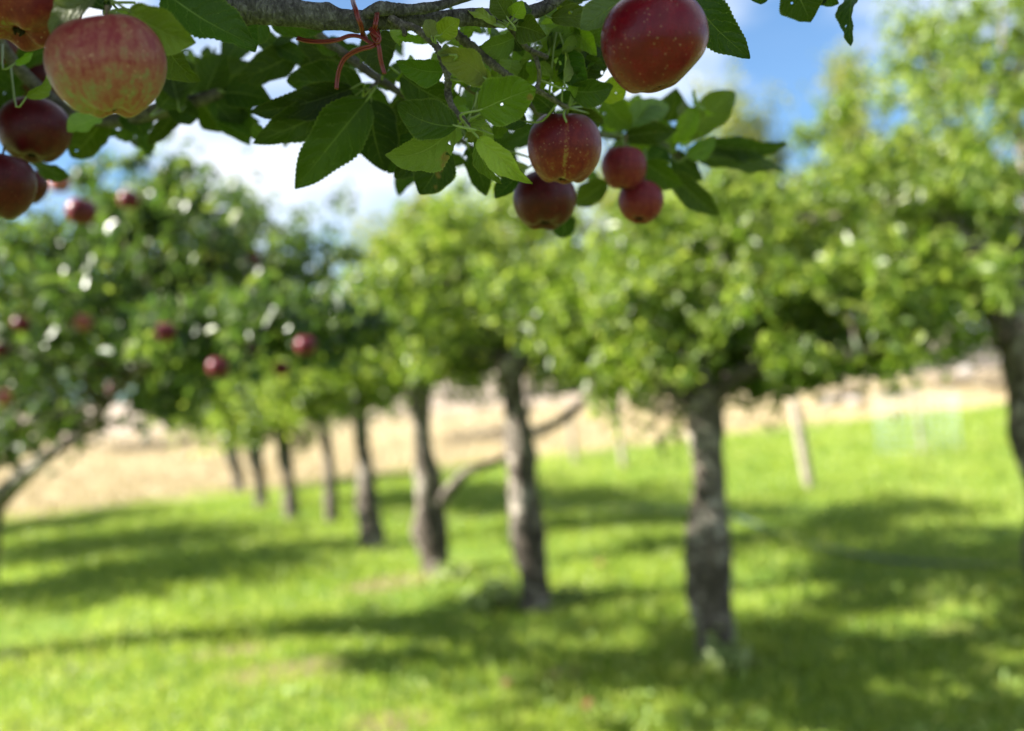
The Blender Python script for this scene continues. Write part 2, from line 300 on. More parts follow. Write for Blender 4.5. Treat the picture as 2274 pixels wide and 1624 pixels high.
# ------------------------------------------------------------------ ground
PATCH = [(G(640, 1487), .42, .16), (G(870, 1603), .22, .12), (G(500, 1448), .3, .1), (G(880, 1292), .5, .2), (G(1250, 1500), .15, .1)]
def bare(x, y):
    m = np.zeros(len(x), bool)
    for c, rx, ry in PATCH: m |= ((x-c[0])/rx)**2+((y-c[1])/ry/1.6)**2 < rng.uniform(.3, 1.5, len(x))
    return m & (rng.uniform(0, 1, len(x)) < .55)
def build_ground():
    ys = np.concatenate([np.linspace(-6, 30, 145), np.linspace(30, 90, 61)[1:], np.array([110, 150, 220, 350, 600, 1200, 2400])])
    u = np.linspace(-1, 1, 121); xs = 26*u + 1300*np.sign(u)*np.abs(u)**7
    X, Y = np.meshgrid(xs, ys); Z = hgt(X, Y); Z = np.where(Y > 110, np.minimum(Z, 2.6), Z)
    Z = Z + np.where((Y < 30) & (np.abs(X) < 26), rng.uniform(-0.012, 0.012, X.shape), 0)
    V = np.column_stack([X.ravel(), Y.ravel(), Z.ravel()]); nx = len(xs)
    i, j = np.meshgrid(np.arange(len(ys)-1), np.arange(nx-1), indexing='ij'); q = (i*nx+j).ravel()
    Fs = np.column_stack([q, q+1, q+nx+1, q+nx])
    m, nt = newmat('orchard_ground'); l = nt.links.new
    g = N(nt, 'ShaderNodeNewGeometry'); pos = g.outputs['Position']; sp = N(nt, 'ShaderNodeSeparateXYZ'); l(pos, sp.inputs[0])
    n1 = noise(nt, pos, 0.7, 6, 0.6); n2 = noise(nt, pos, 9, 6, 0.7); n3 = noise(nt, pos, 60, 3, 0.6)
    gr = ramp(nt, [(0.25, (0.055, 0.105, 0.016)), (0.5, (0.10, 0.17, 0.025)), (0.75, (0.17, 0.22, 0.05))]); l(mathn(nt, 'ADD', mathn(nt, 'MULTIPLY', n1, 0.4), mathn(nt, 'MULTIPLY', n2, 0.6)), gr.inputs['Fac'])
    dirt = mathn(nt, 'MULTIPLY', mathn(nt, 'SUBTRACT', noise(nt, pos, 0.55, 5, 0.6), 0.60), 9, clamp=True)
    gcol = mixc(nt, mathn(nt, 'MULTIPLY', dirt, 0.6), gr.outputs['Color'], (0.24, 0.19, 0.10))
    for c_, rx_, ry_ in PATCH:
        q_ = N(nt, 'ShaderNodeMapping'); q_.vector_type = 'TEXTURE'; q_.inputs['Location'].default_value = tuple(c_); q_.inputs['Scale'].default_value = (rx_, ry_*1.6, 1); l(pos, q_.inputs['Vector'])
        ln_ = N(nt, 'ShaderNodeVectorMath', operation='LENGTH'); l(q_.outputs[0], ln_.inputs[0])
        gcol = mixc(nt, mathn(nt, 'MULTIPLY', mathn(nt, 'SUBTRACT', mathn(nt, 'ADD', n2, 0.75), ln_.outputs['Value']), 2.0, clamp=True), gcol, mixc(nt, n3, (0.10, 0.07, 0.045), (0.28, 0.22, 0.12)))
    mp = N(nt, 'ShaderNodeMapping'); mp.inputs['Scale'].default_value = (0.15, 0.9, 1); l(pos, mp.inputs['Vector'])
    n4 = noise(nt, mp.outputs[0], 1.0, 5, 0.6)
    st = ramp(nt, [(0.38, (0.24, 0.18, 0.11)), (0.5, (0.38, 0.31, 0.185)), (0.62, (0.49, 0.415, 0.26))]); l(mathn(nt, 'ADD', mathn(nt, 'MULTIPLY', n4, 0.6), mathn(nt, 'MULTIPLY', n2, 0.4)), st.inputs['Fac'])
    b = mathn(nt, 'SUBTRACT', sp.outputs[1], mathn(nt, 'MULTIPLY_ADD', sp.outputs[0], 0.36, 20.4))
    f = mathn(nt, 'MULTIPLY_ADD', mathn(nt, 'ADD', b, mathn(nt, 'MULTIPLY', mathn(nt, 'SUBTRACT', n1, 0.5), 6)), 0.5, 0.5, clamp=True)
    col = mixc(nt, f, gcol, st.outputs['Color'])
    far = mathn(nt, 'MULTIPLY', mathn(nt, 'SUBTRACT', sp.outputs[1], 34), 0.12, clamp=True)
    col = mixc(nt, far, col, mixc(nt, n2, (0.26, 0.205, 0.165), (0.40, 0.33, 0.26)))
    p = N(nt, 'ShaderNodeBsdfPrincipled'); p.inputs['Roughness'].default_value = 0.95; p.inputs['Specular IOR Level'].default_value = 0.1
    l(col, p.inputs['Base Color']); l(bump(nt, mathn(nt, 'ADD', n2, mathn(nt, 'MULTIPLY', n3, 0.5)), 0.8, 0.05), p.inputs['Normal'])
    o = N(nt, 'ShaderNodeOutputMaterial'); l(p.outputs[0], o.inputs['Surface'])
    tag(mesh_obj('ground', V, Fs, m), kind='structure')
build_ground()

def blades(x, y, h, wdt, lean=0.5):
    n = len(x); z = hgt(x, y); a = rng.uniform(0, 6.283, n); dx, dy = np.cos(a), np.sin(a); la = rng.uniform(0, 6.283, n); lm = rng.uniform(0.1, 1, n)*lean*h
    lx, ly = np.cos(la)*lm, np.sin(la)*lm
    V = np.zeros((n, 5, 3)); hw = wdt/2
    V[:, 0] = np.column_stack([x-dx*hw, y-dy*hw, z-0.012]); V[:, 1] = np.column_stack([x+dx*hw, y+dy*hw, z-0.012])
    V[:, 2] = np.column_stack([x+lx*.35+dx*hw*.8, y+ly*.35+dy*hw*.8, z+h*.6]); V[:, 3] = np.column_stack([x+lx*.35-dx*hw*.8, y+ly*.35-dy*hw*.8, z+h*.6])
    V[:, 4] = np.column_stack([x+lx, y+ly, z+h*0.95])
    b = np.arange(n)[:, None]*5
    return V.reshape(-1, 3), np.vstack([b+np.array([[0, 1, 2, 3]]), b+np.array([[3, 2, 4, 4]])])
def tri_fix(Fs): return Fs
def blades_obj(name, x, y, h, wd, mat, lean, label, cat):
    V, Fs = blades(x, y, h, wd, lean)
    # quad strip as two quads: the upper one pinched to a narrow tip
    n = len(x); V = V.reshape(n, 5, 3); V6 = np.concatenate([V, V[:, 4:5]], axis=1); V6[:, 5] += (V[:, 3]-V[:, 2])*0.12
    b = np.arange(n)[:, None]*6
    Fs = np.vstack([b+np.array([[0, 1, 2, 3]]), b+np.array([[3, 2, 4, 5]])])
    return tag(mesh_obj(name, V6.reshape(-1, 3), Fs, mat, smooth=False), label, cat, kind='stuff')
def patchy(x, y, s=1.0):
    return 0.5+0.25*np.sin(x*1.7*s+np.sin(y*1.3*s)*1.5)+0.25*np.sin(y*2.3*s+np.sin(x*0.9*s+1)*2)
n = 330000
yy = 3.6+20.5*rng.uniform(0, 1, n)**1.9; xx = rng.uniform(-0.66, 0.66, n)*(yy+1.5)
k = (yy < 20.3+0.36*xx+rng.normal(0, 0.9, n)) & (rng.uniform(0, 1, n) < 0.35+0.65*patchy(xx, yy, 1.3)) & ~bare(xx, yy)
xx, yy = xx[k], yy[k]; hh = rng.uniform(0.035, 0.085, len(xx))*(0.55+0.8*patchy(xx, yy))
blades_obj('grass', xx, yy, hh*(0.8+yy*0.035), 0.0065*(0.7+yy/8), M_grass, 0.9, 'short bright green grass covering the orchard floor', 'grass')
n = 26000
yy = 3.8+15*rng.uniform(0, 1, n)**1.7; xx = rng.uniform(-0.64, 0.66, n)*(yy+1.5)
k = (yy < 19+0.36*xx) & (rng.uniform(0, 1, n) < patchy(xx*1.3+4, yy*1.4, 1.6)**2.2); CLOVER = (xx[k], yy[k])
n = 60000
yy = 16+26*rng.uniform(0, 1, n)**1.2; xx = rng.uniform(-0.62, 0.66, n)*(yy+1.5)
k = (yy > 20.6+0.36*xx+rng.normal(0, 0.5, n)); xx, yy = xx[k], yy[k]
blades_obj('dry_grass', xx, yy, rng.uniform(0.06, 0.25, len(xx)), np.full(len(xx), 0.022), M_straw, 0.9, 'dry tan straw grass in the field beyond the lawn', 'dry grass')

# ------------------------------------------------------------------ crowns
def leaves(cent, norm_bias, size, spread_n=0.9):
    """cent (n,3); each leaf a folded six-point blade. returns V,F"""
    n = len(cent); d = rng.normal(0, 1, (n, 3)); d[:, 2] -= 0.35; d /= np.linalg.norm(d, axis=1)[:, None]
    nn = rng.normal(0, spread_n, (n, 3)) + norm_bias; nn -= d*(nn*d).sum(1)[:, None]; nn /= np.linalg.norm(nn, axis=1)[:, None]
    s = np.cross(d, nn); L_ = size*rng.uniform(0.65, 1.2, n); W = L_*rng.uniform(0.48, 0.62, n)*0.5; fold = W*rng.uniform(0.1, 0.5, n)
    def pt(t, u, zf): return cent + d*(L_*(t-0.4))[:, None] + s*(W*u)[:, None] + nn*(fold*zf - L_*0.25*(t-0.3)**2)[:, None]
    V = np.stack([pt(0, 0, 0), pt(0.3, 0.95, 1), pt(0.7, 0.75, 0.8), pt(1, 0, 0), pt(0.7, -0.75, 0.8), pt(0.3, -0.95, 1)], axis=1)
    b = np.arange(n)[:, None]*6
    return V.reshape(-1, 3), np.vstack([b+np.array([[0, 1, 2, 3]]), b+np.array([[0, 3, 4, 5]])])
def crown_pts(ells, per, sig):
    """ells: (centre, radii, n_clumps). clumps favour the outer shell; leaves string along short shoots"""
    pts, nb, cl = [], [], []
    for c, rad, nc in ells:
        c = np.array(c); rad = np.array(rad)
        u = rng.normal(0, 1, (nc, 3)); u /= np.linalg.norm(u, axis=1)[:, None]
        ph = rng.uniform(0, 6.28, 3); lump = 1+0.22*np.sin(u[:, 0]*4+ph[0])+0.20*np.sin(u[:, 1]*5+ph[1])+0.16*np.sin(u[:, 2]*6+ph[2])
        rr = rng.uniform(0.2, 1, nc)**0.6*lump
        cc = c + u*rad*rr[:, None]; cl.append(cc)
        for i in range(nc):
            m = int(per*rng.uniform(0.4, 1.5)); sh = u[i]*0.6 + rng.normal(0, 0.5, 3)+np.array([0, 0, 0.25]); sh /= np.linalg.norm(sh)
            t = rng.uniform(-1, 1, m); s_ = sig*rng.uniform(0.6, 1.4)
            pts.append(cc[i] + sh*(t*s_*1.8)[:, None] + rng.normal(0, s_*0.55, (m, 3)))
            nb.append(np.tile(u[i]*0.5+np.array([0, 0, 0.8]), (m, 1)))
    return np.vstack(pts), np.vstack(nb), np.vstack(cl)
def limbs_to(clumps, start_pts, n, r0, seed, k=6):
    r = np.random.default_rng(seed); parts = []
    idx = r.choice(len(clumps), min(n, len(clumps)), replace=False)
    for i in idx:
        c = clumps[i]; s = start_pts[np.argmin(np.linalg.norm(start_pts-c, axis=1))]
        mid = (s+c)/2 + r.normal(0, 0.08, 3)*np.linalg.norm(c-s) + np.array([0, 0, -0.08])*np.linalg.norm(c-s)
        q = r0*r.uniform(0.5, 1.1); parts.append(tube([s, mid, c], [q, q*0.65, q*0.25], 9, k, 0.08, seed=int(i)))
    return join(parts)
def tree(name, label, base, trunk, limbs, ells, per=45, sig=0.075, leaf=0.068, cmat=None, group='apple trees in the orchard row', cat='tree', twigs=40, prune=None, tr=0.02, keep=None, sn=40, sk=18):
    base = np.array(base); root = empty(name, base, label, cat, group)
    tp = np.array([t[0] for t in trunk]); tr_ = [t[1] for t in trunk]
    tp = np.vstack([tp[:1], tp[:1]*.82+tp[1:2]*.18, tp[1:]]); tr_ = [tr_[0]*1.25, tr_[1]*1.04]+tr_[1:]; V, Fs = tube(tp, tr_, sn, sk, 0.17, seed=len(label), knots=((0.35, 1.0, 0.25, 0.04), (0.6, 4.0, 0.3, 0.05), (0.15, 2.5, 0.2, 0.05)))
    mesh_obj('trunk', V, Fs, M_bark, root)
    starts = [tp[-1], tp[-1]*0.6+tp[-2]*0.4]
    for i, lb in enumerate(limbs):
        lp = np.array([t[0] for t in lb]); V, Fs = tube(lp, [t[1] for t in lb], 18, 10, 0.10, seed=i+3)
        mesh_obj('limb', V, Fs, M_bark, root); starts += list(catmull(lp, 8)[2:])
    pts, nb, cl = crown_pts(ells, per, sig)
    if keep is not None: kk = keep(pts); pts, nb = pts[kk], nb[kk]
    if prune is not None:
        for q, qr in prune:
            a = np.array(q)-CAM; D = np.linalg.norm(a); a = a/D; rel = pts-CAM; s = rel @ a; dist = np.linalg.norm(rel-s[:, None]*a, axis=1)
            kk = ~((s > D-1.6) & (s < D+0.02) & (dist < qr*s/D+0.012)); pts, nb = pts[kk], nb[kk]
    V, Fs = leaves(pts, nb, leaf); cr = mesh_obj('crown', V, Fs, cmat or M_crown, root, smooth=False)
    if twigs:
        V, Fs = limbs_to(cl, np.array(starts), twigs, tr, len(label)); mesh_obj('branches', V, Fs, M_bark, root)
    return root
def copy_tree(o, loc, rz, s, label, group):
    c = o.copy(); C.objects.link(c); c.location = Vector(loc); c.rotation_euler = (0, 0, rz); c.scale = (s, s, s); c['label'] = label; c['group'] = group
    for ch in o.children:
        d = ch.copy(); C.objects.link(d); d.parent = c
    return c
def px(d): return d/F       # metres per picture pixel at depth d

xx, yy = CLOVER; pts = np.column_stack([xx, yy, hgt(xx, yy)+rng.uniform(.03, .09, len(xx))]); V, Fs = leaves(pts, np.array([-.4, 0, 2.0]), .05)
M_clover = crown_mat('broad_lawn_weed_leaves', [(0.1, (.09, .16, .02)), (.5, (.17, .25, .04)), (.9, (.25, .31, .07)), (.99, (.32, .34, .12))], (1.3, 1.3, .8), .3, .62, 1.0)
tag(mesh_obj('ground_cover', V, Fs, M_clover, smooth=False), 'small broad leaved weeds scattered through the lawn', 'weeds', kind='stuff')

# --- the row of trees running away to the left
bz = [G(1592, 1478), G(1196, 1350), G(968, 1275), G(826, 1214), G(736, 1166), G(647, 1152), G(581, 1130), G(530, 1097)]
D = [proj(b)[2] for b in bz]
print('ROW DEPTHS', [round(d, 1) for d in D])
def T(k, lst, dz=0.0): return [(P(x, y, D[k]+dd), r*px(D[k])) for (x, y, r, dd) in lst]
rowlab = 'row of apple trees leading away to the left'
ROW = 'apple trees of the row leading away'
d = D[0]
tree('apple_tree', 'nearest apple tree of the row, thick dark knobbly trunk right of centre', bz[0],
     [(bz[0]-np.array([0, 0, .05]), 0.125)] + T(0, [(1588, 1400, 43, 0), (1574, 1240, 48, 0), (1574, 1100, 38, 0), (1568, 980, 35, 0), (1560, 900, 37, 0), (1562, 850, 32, 0)]),
     [T(0, [(1550, 905, 24, 0), (1500, 850, 20, .1), (1440, 740, 16, .25), (1380, 640, 9, .4)]), T(0, [(1575, 890, 26, 0), (1640, 835, 22, -.1), (1750, 800, 18, -.2), (1920, 785, 14, -.3), (2060, 740, 7, -.3)]),
      T(0, [(1560, 860, 24, 0), (1560, 740, 19, .2), (1600, 600, 14, .5), (1640, 480, 6, .7)]), T(0, [(1545, 900, 12, 0), (1480, 870, 8, -.2), (1460, 855, 4, -.3)])],
     [(P(1560, 690, d+.2), (1.0, 1.0, .42), 180), (P(1960, 660, d+.1), (.62, .8, .33), 85), (P(1850, 800, d-.2), (.55, .5, .12), 38), (P(1410, 815, d+.1), (.32, .4, .12), 34), (P(1690, 815, d+.3), (.3, .4, .10), 24), (P(1330, 700, d+.3), (.5, .7, .35), 60), (P(1640, 480, d+.6), (.7, .7, .3), 55)],
     per=50, group=ROW)
d = D[1]
tree('apple_tree', 'second nearest tree of the row, trunk sunlit on its left, thin branch reaching right', bz[1],
     [(bz[1]-np.array([0, 0, .05]), 0.13)] + T(1, [(1186, 1280, 36, 0), (1168, 1150, 34, 0), (1157, 1050, 31, 0), (1150, 960, 29, 0), (1140, 860, 28, 0), (1130, 790, 26, 0)]),
     [T(1, [(1158, 968, 15, 0), (1215, 950, 11, -.1), (1260, 925, 10, -.1), (1310, 880, 8, 0), (1360, 830, 5, 0)]), T(1, [(1145, 830, 20, 0), (1200, 740, 15, .2), (1280, 620, 10, .3), (1310, 520, 5, .4)]), T(1, [(1138, 830, 18, 0), (1080, 730, 13, .3), (1010, 620, 9, .4)])],
     [(P(1180, 700, d+.2), (1.2, 1.0, .46), 190), (P(1290, 800, d-.1), (.5, .4, .16), 30), (P(1010, 800, d), (.35, .4, .16), 22), (P(1000, 620, d+.4), (.7, .8, .4), 70), (P(1100, 480, d+.6), (.8, .8, .32), 60)], per=48, prune=[(P(1128, 795, d), .13), (P(1132, 830, d), .13), (P(1140, 880, d), .13)], group=ROW)
d = D[2]
tree('apple_tree', 'third tree of the row, forked low with a dark curved limb reaching right', bz[2],
     [(bz[2]-np.array([0, 0, .05]), 0.14)] + T(2, [(964, 1220, 34, 0), (955, 1140, 34, 0), (948, 1080, 26, 0), (940, 1000, 23, 0), (934, 910, 22, 0), (930, 840, 19, 0)]),
     [T(2, [(968, 1130, 18, 0), (1000, 1085, 13, -.1), (1035, 1050, 10, -.2), (1085, 1032, 9, -.2), (1125, 1010, 8, -.1), (1180, 900, 6, 0)]), T(2, [(932, 880, 16, 0), (990, 770, 11, 0), (1050, 660, 7, .3)]), T(2, [(930, 880, 15, 0), (870, 790, 11, 0), (820, 700, 6, 0)])],
     [(P(930, 775, d), (1.1, .9, .38), 140), (P(985, 610, d+.5), (.95, 1., .5), 105), (P(1010, 560, d+1.2), (.6, .6, .5), 40)], per=48, group=ROW)
d = D[3]
t3 = tree('apple_tree', 'fourth tree of the row, slender with a pale lower half', bz[3],
     [(bz[3]-np.array([0, 0, .05]), 0.13)] + T(3, [(820, 1150, 25, 0), (813, 1070, 20, 0), (806, 1000, 16, 0), (802, 930, 14, 0), (798, 850, 12, 0)]),
     [T(3, [(803, 900, 11, 0), (840, 820, 8, 0), (880, 740, 5, 0)]), T(3, [(800, 890, 10, 0), (760, 820, 7, 0), (700, 740, 4, 0)])],
     [(P(805, 760, d), (1.15, 1.1, .66), 190), (P(760, 870, d), (.8, .7, .2), 55)], per=40, leaf=0.08, sig=0.1, group=ROW)
d = D[4]
t4 = tree('apple_tree', 'fifth tree of the row, thin dark and leaning left', bz[4],
     [(bz[4]-np.array([0, 0, .05]), 0.085)] + T(4, [(735, 1120, 14, 0), (731, 1040, 12, 0), (722, 970, 12, 0), (716, 900, 11, 0), (708, 830, 9, 0)]),
     [T(4, [(716, 900, 8, 0), (680, 830, 6, 0), (640, 770, 4, 0)]), T(4, [(712, 870, 8, 0), (750, 800, 6, 0), (780, 730, 4, 0)])],
     [(P(705, 830, d), (1.1, 1.0, .68), 200)], per=40, leaf=0.085, sig=0.11, group=ROW)
for kx, lab, yt, ww in ((5, 'sixth tree of the row, straight dark and thin', 925, 15), (6, 'seventh tree of the row, pale at its foot', 945, 14), (7, 'farthest tree of the row, small dark and forked', 960, 13)):
    bx, by, _ = proj(bz[kx]); d = D[kx]
    tree('apple_tree', lab, bz[kx], [(bz[kx]-np.array([0, 0, .05]), 0.11)] + T(kx, [(bx-2, by-50, ww, 0), (bx-10, (by+yt)/2, ww*.8, 0), (bx-14, yt, ww*.75, 0), (bx-20, yt-80, ww*.5, 0)]),
         [T(kx, [(bx-11, (by+yt)/2+15, ww*.6, 0), (bx-26, (by+yt)/2-20, ww*.45, 0), (bx-30, yt-40, ww*.35, 0)]), T(kx, [(bx-14, yt, 6, 0), (bx+20, yt-60, 4, 0)])],
         [(P(bx-30, 850, d), (1.3, 1.1, .68), 170), (P(bx-60, 905, d), (1.0, .9, .3), 50)], per=34, leaf=0.10, sig=0.13, group=ROW, sn=24, sk=12)

# --- big tree at the right edge
br = G(2360, 1330); dr = proj(br)[2]
def Q(d, lst): return [(P(x, y, d+dd), r*px(d)) for (x, y, r, dd) in lst]
tree('apple_tree', 'big dark tree leaning in from the right edge with a thick limb', br,
     [(br-np.array([0, 0, .05]), 0.17)] + Q(dr, [(2345, 1150, 62, 0), (2310, 950, 55, 0), (2280, 820, 50, 0), (2255, 720, 46, 0)]),
     [Q(dr, [(2262, 760, 60, 0), (2225, 650, 50, 0), (2165, 565, 38, 0), (2095, 495, 25, 0), (2000, 420, 13, .1)]), Q(dr, [(2262, 740, 40, 0), (2300, 600, 28, .2), (2290, 420, 20, .4), (2240, 200, 10, .5)])],
     [(P(2230, 330, dr+.2), (1.1, 1.3, .60), 125), (P(2150, 120, dr+.8), (.85, 1.0, .55), 62), (P(2050, 440, dr+.1), (.7, .8, .33), 85), (P(2300, 690, dr+.2), (.45, .7, .35), 50), (P(2120, 600, dr+.7), (.5, .5, .25), 40), (P(2230, 40, dr+1), (.9, .9, .6), 36)],
     per=44, prune=[(P(x, y, dr-.1), .13) for x, y in [(2255, 720), (2235, 680), (2215, 640), (2190, 600), (2160, 560), (2125, 525), (2270, 800), (2280, 760), (2290, 880)]], group='apple trees in the orchard')

# --- apple tree on the left with fruit
bl = G(-190, 1480); dl = proj(bl)[2]
BA = [(180, 470, 33, 'blurred dark red apple hanging above the left tree, largest of the far ones'), (286, 443, 23, 'small dark apple against bright sky, right of the larger blurred one'),
      (133, 408, 23, 'pinkish blurred apple just below and right of the leftmost foreground cluster'), (484, 816, 24, 'blurred crimson apple hanging lowest from the dark leaf arm, left of the bright foliage'),
      (679, 768, 24, 'blurred crimson apple at the right end of the dark leaf arm'), (625, 818, 19, 'very dark apple hanging between the two crimson ones'), (560, 775, 16, 'dim dark apple tucked in leaves between the crimson ones'),
      (47, 720, 20, 'mauve apple in the left tree near the left edge'), (184, 716, 20, 'pale pink apple in the middle of the left tree'), (2, 776, 17, 'red apple cut by the left edge of the picture'),
      (368, 737, 23, 'dark red apple in shadow at the root of the leaf arm'), (8, 884, 19, 'pale orange apple at the left edge, lowest of the left tree'), (252, 862, 15, 'dark apple beside the sunlit bent limb'),
      (566, 574, 14, 'tiny dark apple high in the thin leaves beside the sky gap'), (4, 612, 14, 'faint pink apple at the left edge, highest of the left tree')]
prn = [(P(x, y, 0.037*F/r), 0.05) for x, y, r, _ in BA] + [(P(x, y, dl+dd), .065) for x, y, dd in [(0, 1105, -.2), (40, 1070, -.3), (75, 1038, -.4), (110, 1010, -.5), (150, 985, -.6), (200, 950, -1.), (220, 915, -1.1), (245, 885, -1.3), (272, 855, -1.4), (300, 825, -1.6)]]
tree('apple_tree', 'leafy apple tree with red fruit at the left edge', bl,
     [(bl-np.array([0, 0, .05]), 0.16)] + Q(dl, [(-170, 1350, 50, 0), (-130, 1240, 46, 0), (-60, 1160, 44, 0)]),
     [Q(dl, [(-80, 1185, 36, 0), (0, 1105, 22, -.2), (70, 1040, 16, -.4), (150, 985, 12, -.6), (260, 930, 7, -.8)]), Q(dl, [(130, 995, 11, -.6), (200, 950, 11, -1.0), (240, 890, 10, -1.3), (300, 825, 10, -1.6), (370, 770, 10, -1.9), (470, 735, 8, -2.2), (620, 730, 8, -2.4), (760, 720, 4, -2.5)]),
      Q(dl, [(-110, 1190, 30, 0), (-60, 1000, 26, -.3), (60, 800, 18, -.6), (160, 600, 12, -.8), (250, 430, 6, -1)]), Q(dl, [(-5, 1110, 18, -.1), (-12, 1200, 14, 0), (-14, 1290, 8, .1)])],
     [(P(110, 700, 5.3), (.95, 1.3, .50), 120), (P(330, 640, 5.0), (.62, .9, .38), 70), (P(560, 585, 5.0), (.33, .6, .24), 22), (P(60, 960, 5.9), (.55, .6, .2), 50), (P(600, 725, 4.0), (.40, .4, .055), 34), (P(420, 760, 4.2), (.28, .4, .08), 26), (P(790, 740, 4.0), (.12, .25, .06), 8),
      (P(260, 470, 4.6), (.4, .6, .14), 9), (P(330, 370, 4.4), (.25, .4, .07), 5), (P(90, 540, 4.8), (.4, .6, .22), 18), (P(470, 490, 6.2), (.85, .6, .22), 34), (P(620, 600, 6.4), (.4, .5, .25), 16), (P(-330, 600, 6.7), (1.1, .55, .42), 80), (P(-640, 590, 6.8), (.9, .55, .42), 60), (P(360, 850, 5.4), (.3, .6, .15), 30)],  # clumps past the left edge are added to shade the lawn
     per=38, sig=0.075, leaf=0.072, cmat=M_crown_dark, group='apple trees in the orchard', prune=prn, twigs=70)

for i, (x_, y_, s_, rz, lab) in enumerate([(-7.3, 9.9, 1.3, 1.0, 'unseen apple tree added past the left edge for lawn shade, nearest one'), (-8.8, 12.4, 1.3, 2.4, 'unseen apple tree added past the left edge for lawn shade, middle one'), (-11.0, 15.4, 1.25, 4.1, 'unseen apple tree added past the left edge for lawn shade, farthest one')]):
    copy_tree(t3, (x_, y_, float(hgt(x_, y_))), rz, s_, lab, 'apple trees in the orchard')  # off-frame copies added to throw shadow bands across the lawn

# --- trees beyond the field, far behind
TD = []
def far_tree(label, x, ybase_d, h, wdt, seed, tall=1.0, per=34):
    d_ = ybase_d; b = P(x, 850, d_); b[2] = float(hgt(b[0], b[1])); b = np.array([b[0], b[1], b[2]])
    return tree('far_tree', label, b, [(b, .28), (b+[0.1, 0, h*.3], .2), (b+[0, 0, h*.8], .06)], [[(b+[0, 0, h*.3], .12), (b+[wdt*.3, 0, h*.5], .07), (b+[wdt*.5, .2, h*.6], .03)]],
                [(b+[0, 0, h*.42], (wdt, wdt, h*.30), 130), (b+[0, 0, h*.72], (wdt*.62, wdt*.62, h*.27), 90)], per=per, sig=h*.045, leaf=0.34, cmat=M_far, group='trees beyond the dry field', twigs=14, tr=.05, sn=14, sk=8)
f1 = far_tree('tall yellowing tree against the blue sky, left of the blue gap', 1690, 46, 13.5, 2.3, 1)
f2 = far_tree('tall pale yellow tree right of the blue gap, behind the big dark tree', 1945, 47, 14.5, 1.6, 2)
f3 = far_tree('broad green tree beyond the dry field, right of the white sky gap', 930, 50, 10.2, 4.6, 3)
def mv(o, x, d_, rz, s, label):
    b = P(x, 850, d_); b[2] = float(hgt(b[0], b[1])); return copy_tree(o, b, rz, s, label, 'trees beyond the dry field')
mv(f3, 1180, 58, 1.1, 1.15, 'broad green tree beyond the field behind the second trunk')
mv(f3, 1450, 55, 2.2, 1.2, 'broad green tree beyond the field between the two near trunks')
mv(f3, 640, 62, 3.1, 0.72, 'low rounded yellow green tree beneath the white sky gap')
mv(f3, 380, 62, 4.0, 1.0, 'distant rounded tree behind the farthest trunks of the row')
mv(f3, 120, 58, 5.0, 1.0, 'distant rounded tree behind the left fruit tree')
mv(f3, 2120, 60, 0.4, 1.35, 'distant broad tree behind the big dark tree at the right')
mv(f3, 1800, 62, 2.7, 1.1, 'distant broad tree below the blue gap')
mv(f1, 1560, 50, 1.9, 0.8, 'shorter yellowing tree left of the tall one, behind the apples')
mv(f2, 1830, 58, 1.2, 0.75, 'small pointed yellow tree in the middle of the blue gap')
mv(f3, -180, 60, 2.0, 1.1, 'distant rounded tree past the left edge')

# --- posts, cage, hose, stones, weeds
def post(label, x0, y0, x1, y1, r0):
    b = G(x0, y0); d_ = proj(b)[2]; top = P(x1, y1, d_); V, Fs = tube([b-np.array([0, 0, .1]), (b+top)/2, top], [r0*1.05, r0, r0*.92], 14, 10, .05, seed=int(x0))
    tag(mesh_obj('wooden_post', V, Fs, M_post, origin=b), label, 'post', 'thin leaning posts on the lawn')
post('pale leaning wooden post on the sunny lawn, nearest of the three', 1800, 1086, 1762, 890, .062)
post('thin faint post farther off, right of the second tree trunk', 1388, 1042, 1358, 860, .05)
post('thinnest faint post under the low branch of the second tree', 1278, 1032, 1262, 900, .045)
def cage():
    b = G(2042, 1010); d_ = proj(b)[2]; root = empty('wire_cage', b, 'pale round wire mesh cage standing on the grass at the right', 'wire cage'); parts = []
    r, h = .56, .88
    for i in range(26):
        a = i/26*2*math.pi; q = b+[r*math.cos(a), r*math.sin(a), 0]; parts.append(tube([q, q+[0, 0, h]], [.0026]*2, 2, 5))
    for j in range(9):
        z = .02+j*(h-.02)/8; parts.append(tube([b+[r*math.cos(a), r*math.sin(a), z] for a in np.linspace(0, 2*math.pi, 29)], [.0026]*29, 57, 5))
    V, Fs = join(parts); mesh_obj('wire_mesh', V, Fs, M_wire, root)
    V, Fs = tube([b+[.05, 0, -.05], b+[.0, 0, 1.0]], [.022, .02], 8, 8, .05); mesh_obj('stake', V, Fs, M_post, root)
cage()
def hose(name, label, pts):
    q = [G(x, y)+np.array([0, 0, .035]) for x, y in pts]; V, Fs = tube(q, [.014]*len(q), 50, 8); tag(mesh_obj(name, V, Fs, M_hose), label, 'hose')
hose('irrigation_hose', 'dark thin irrigation hose lying across the grass at the right', [(1620, 1150), (1700, 1180), (1800, 1215), (1930, 1247), (2080, 1262), (2300, 1268), (2420, 1262)])
hose('irrigation_hose', 'dark hose lying in the grass behind the second and first trunks', [(1215, 1128), (1290, 1135), (1400, 1134), (1500, 1140), (1600, 1148)])
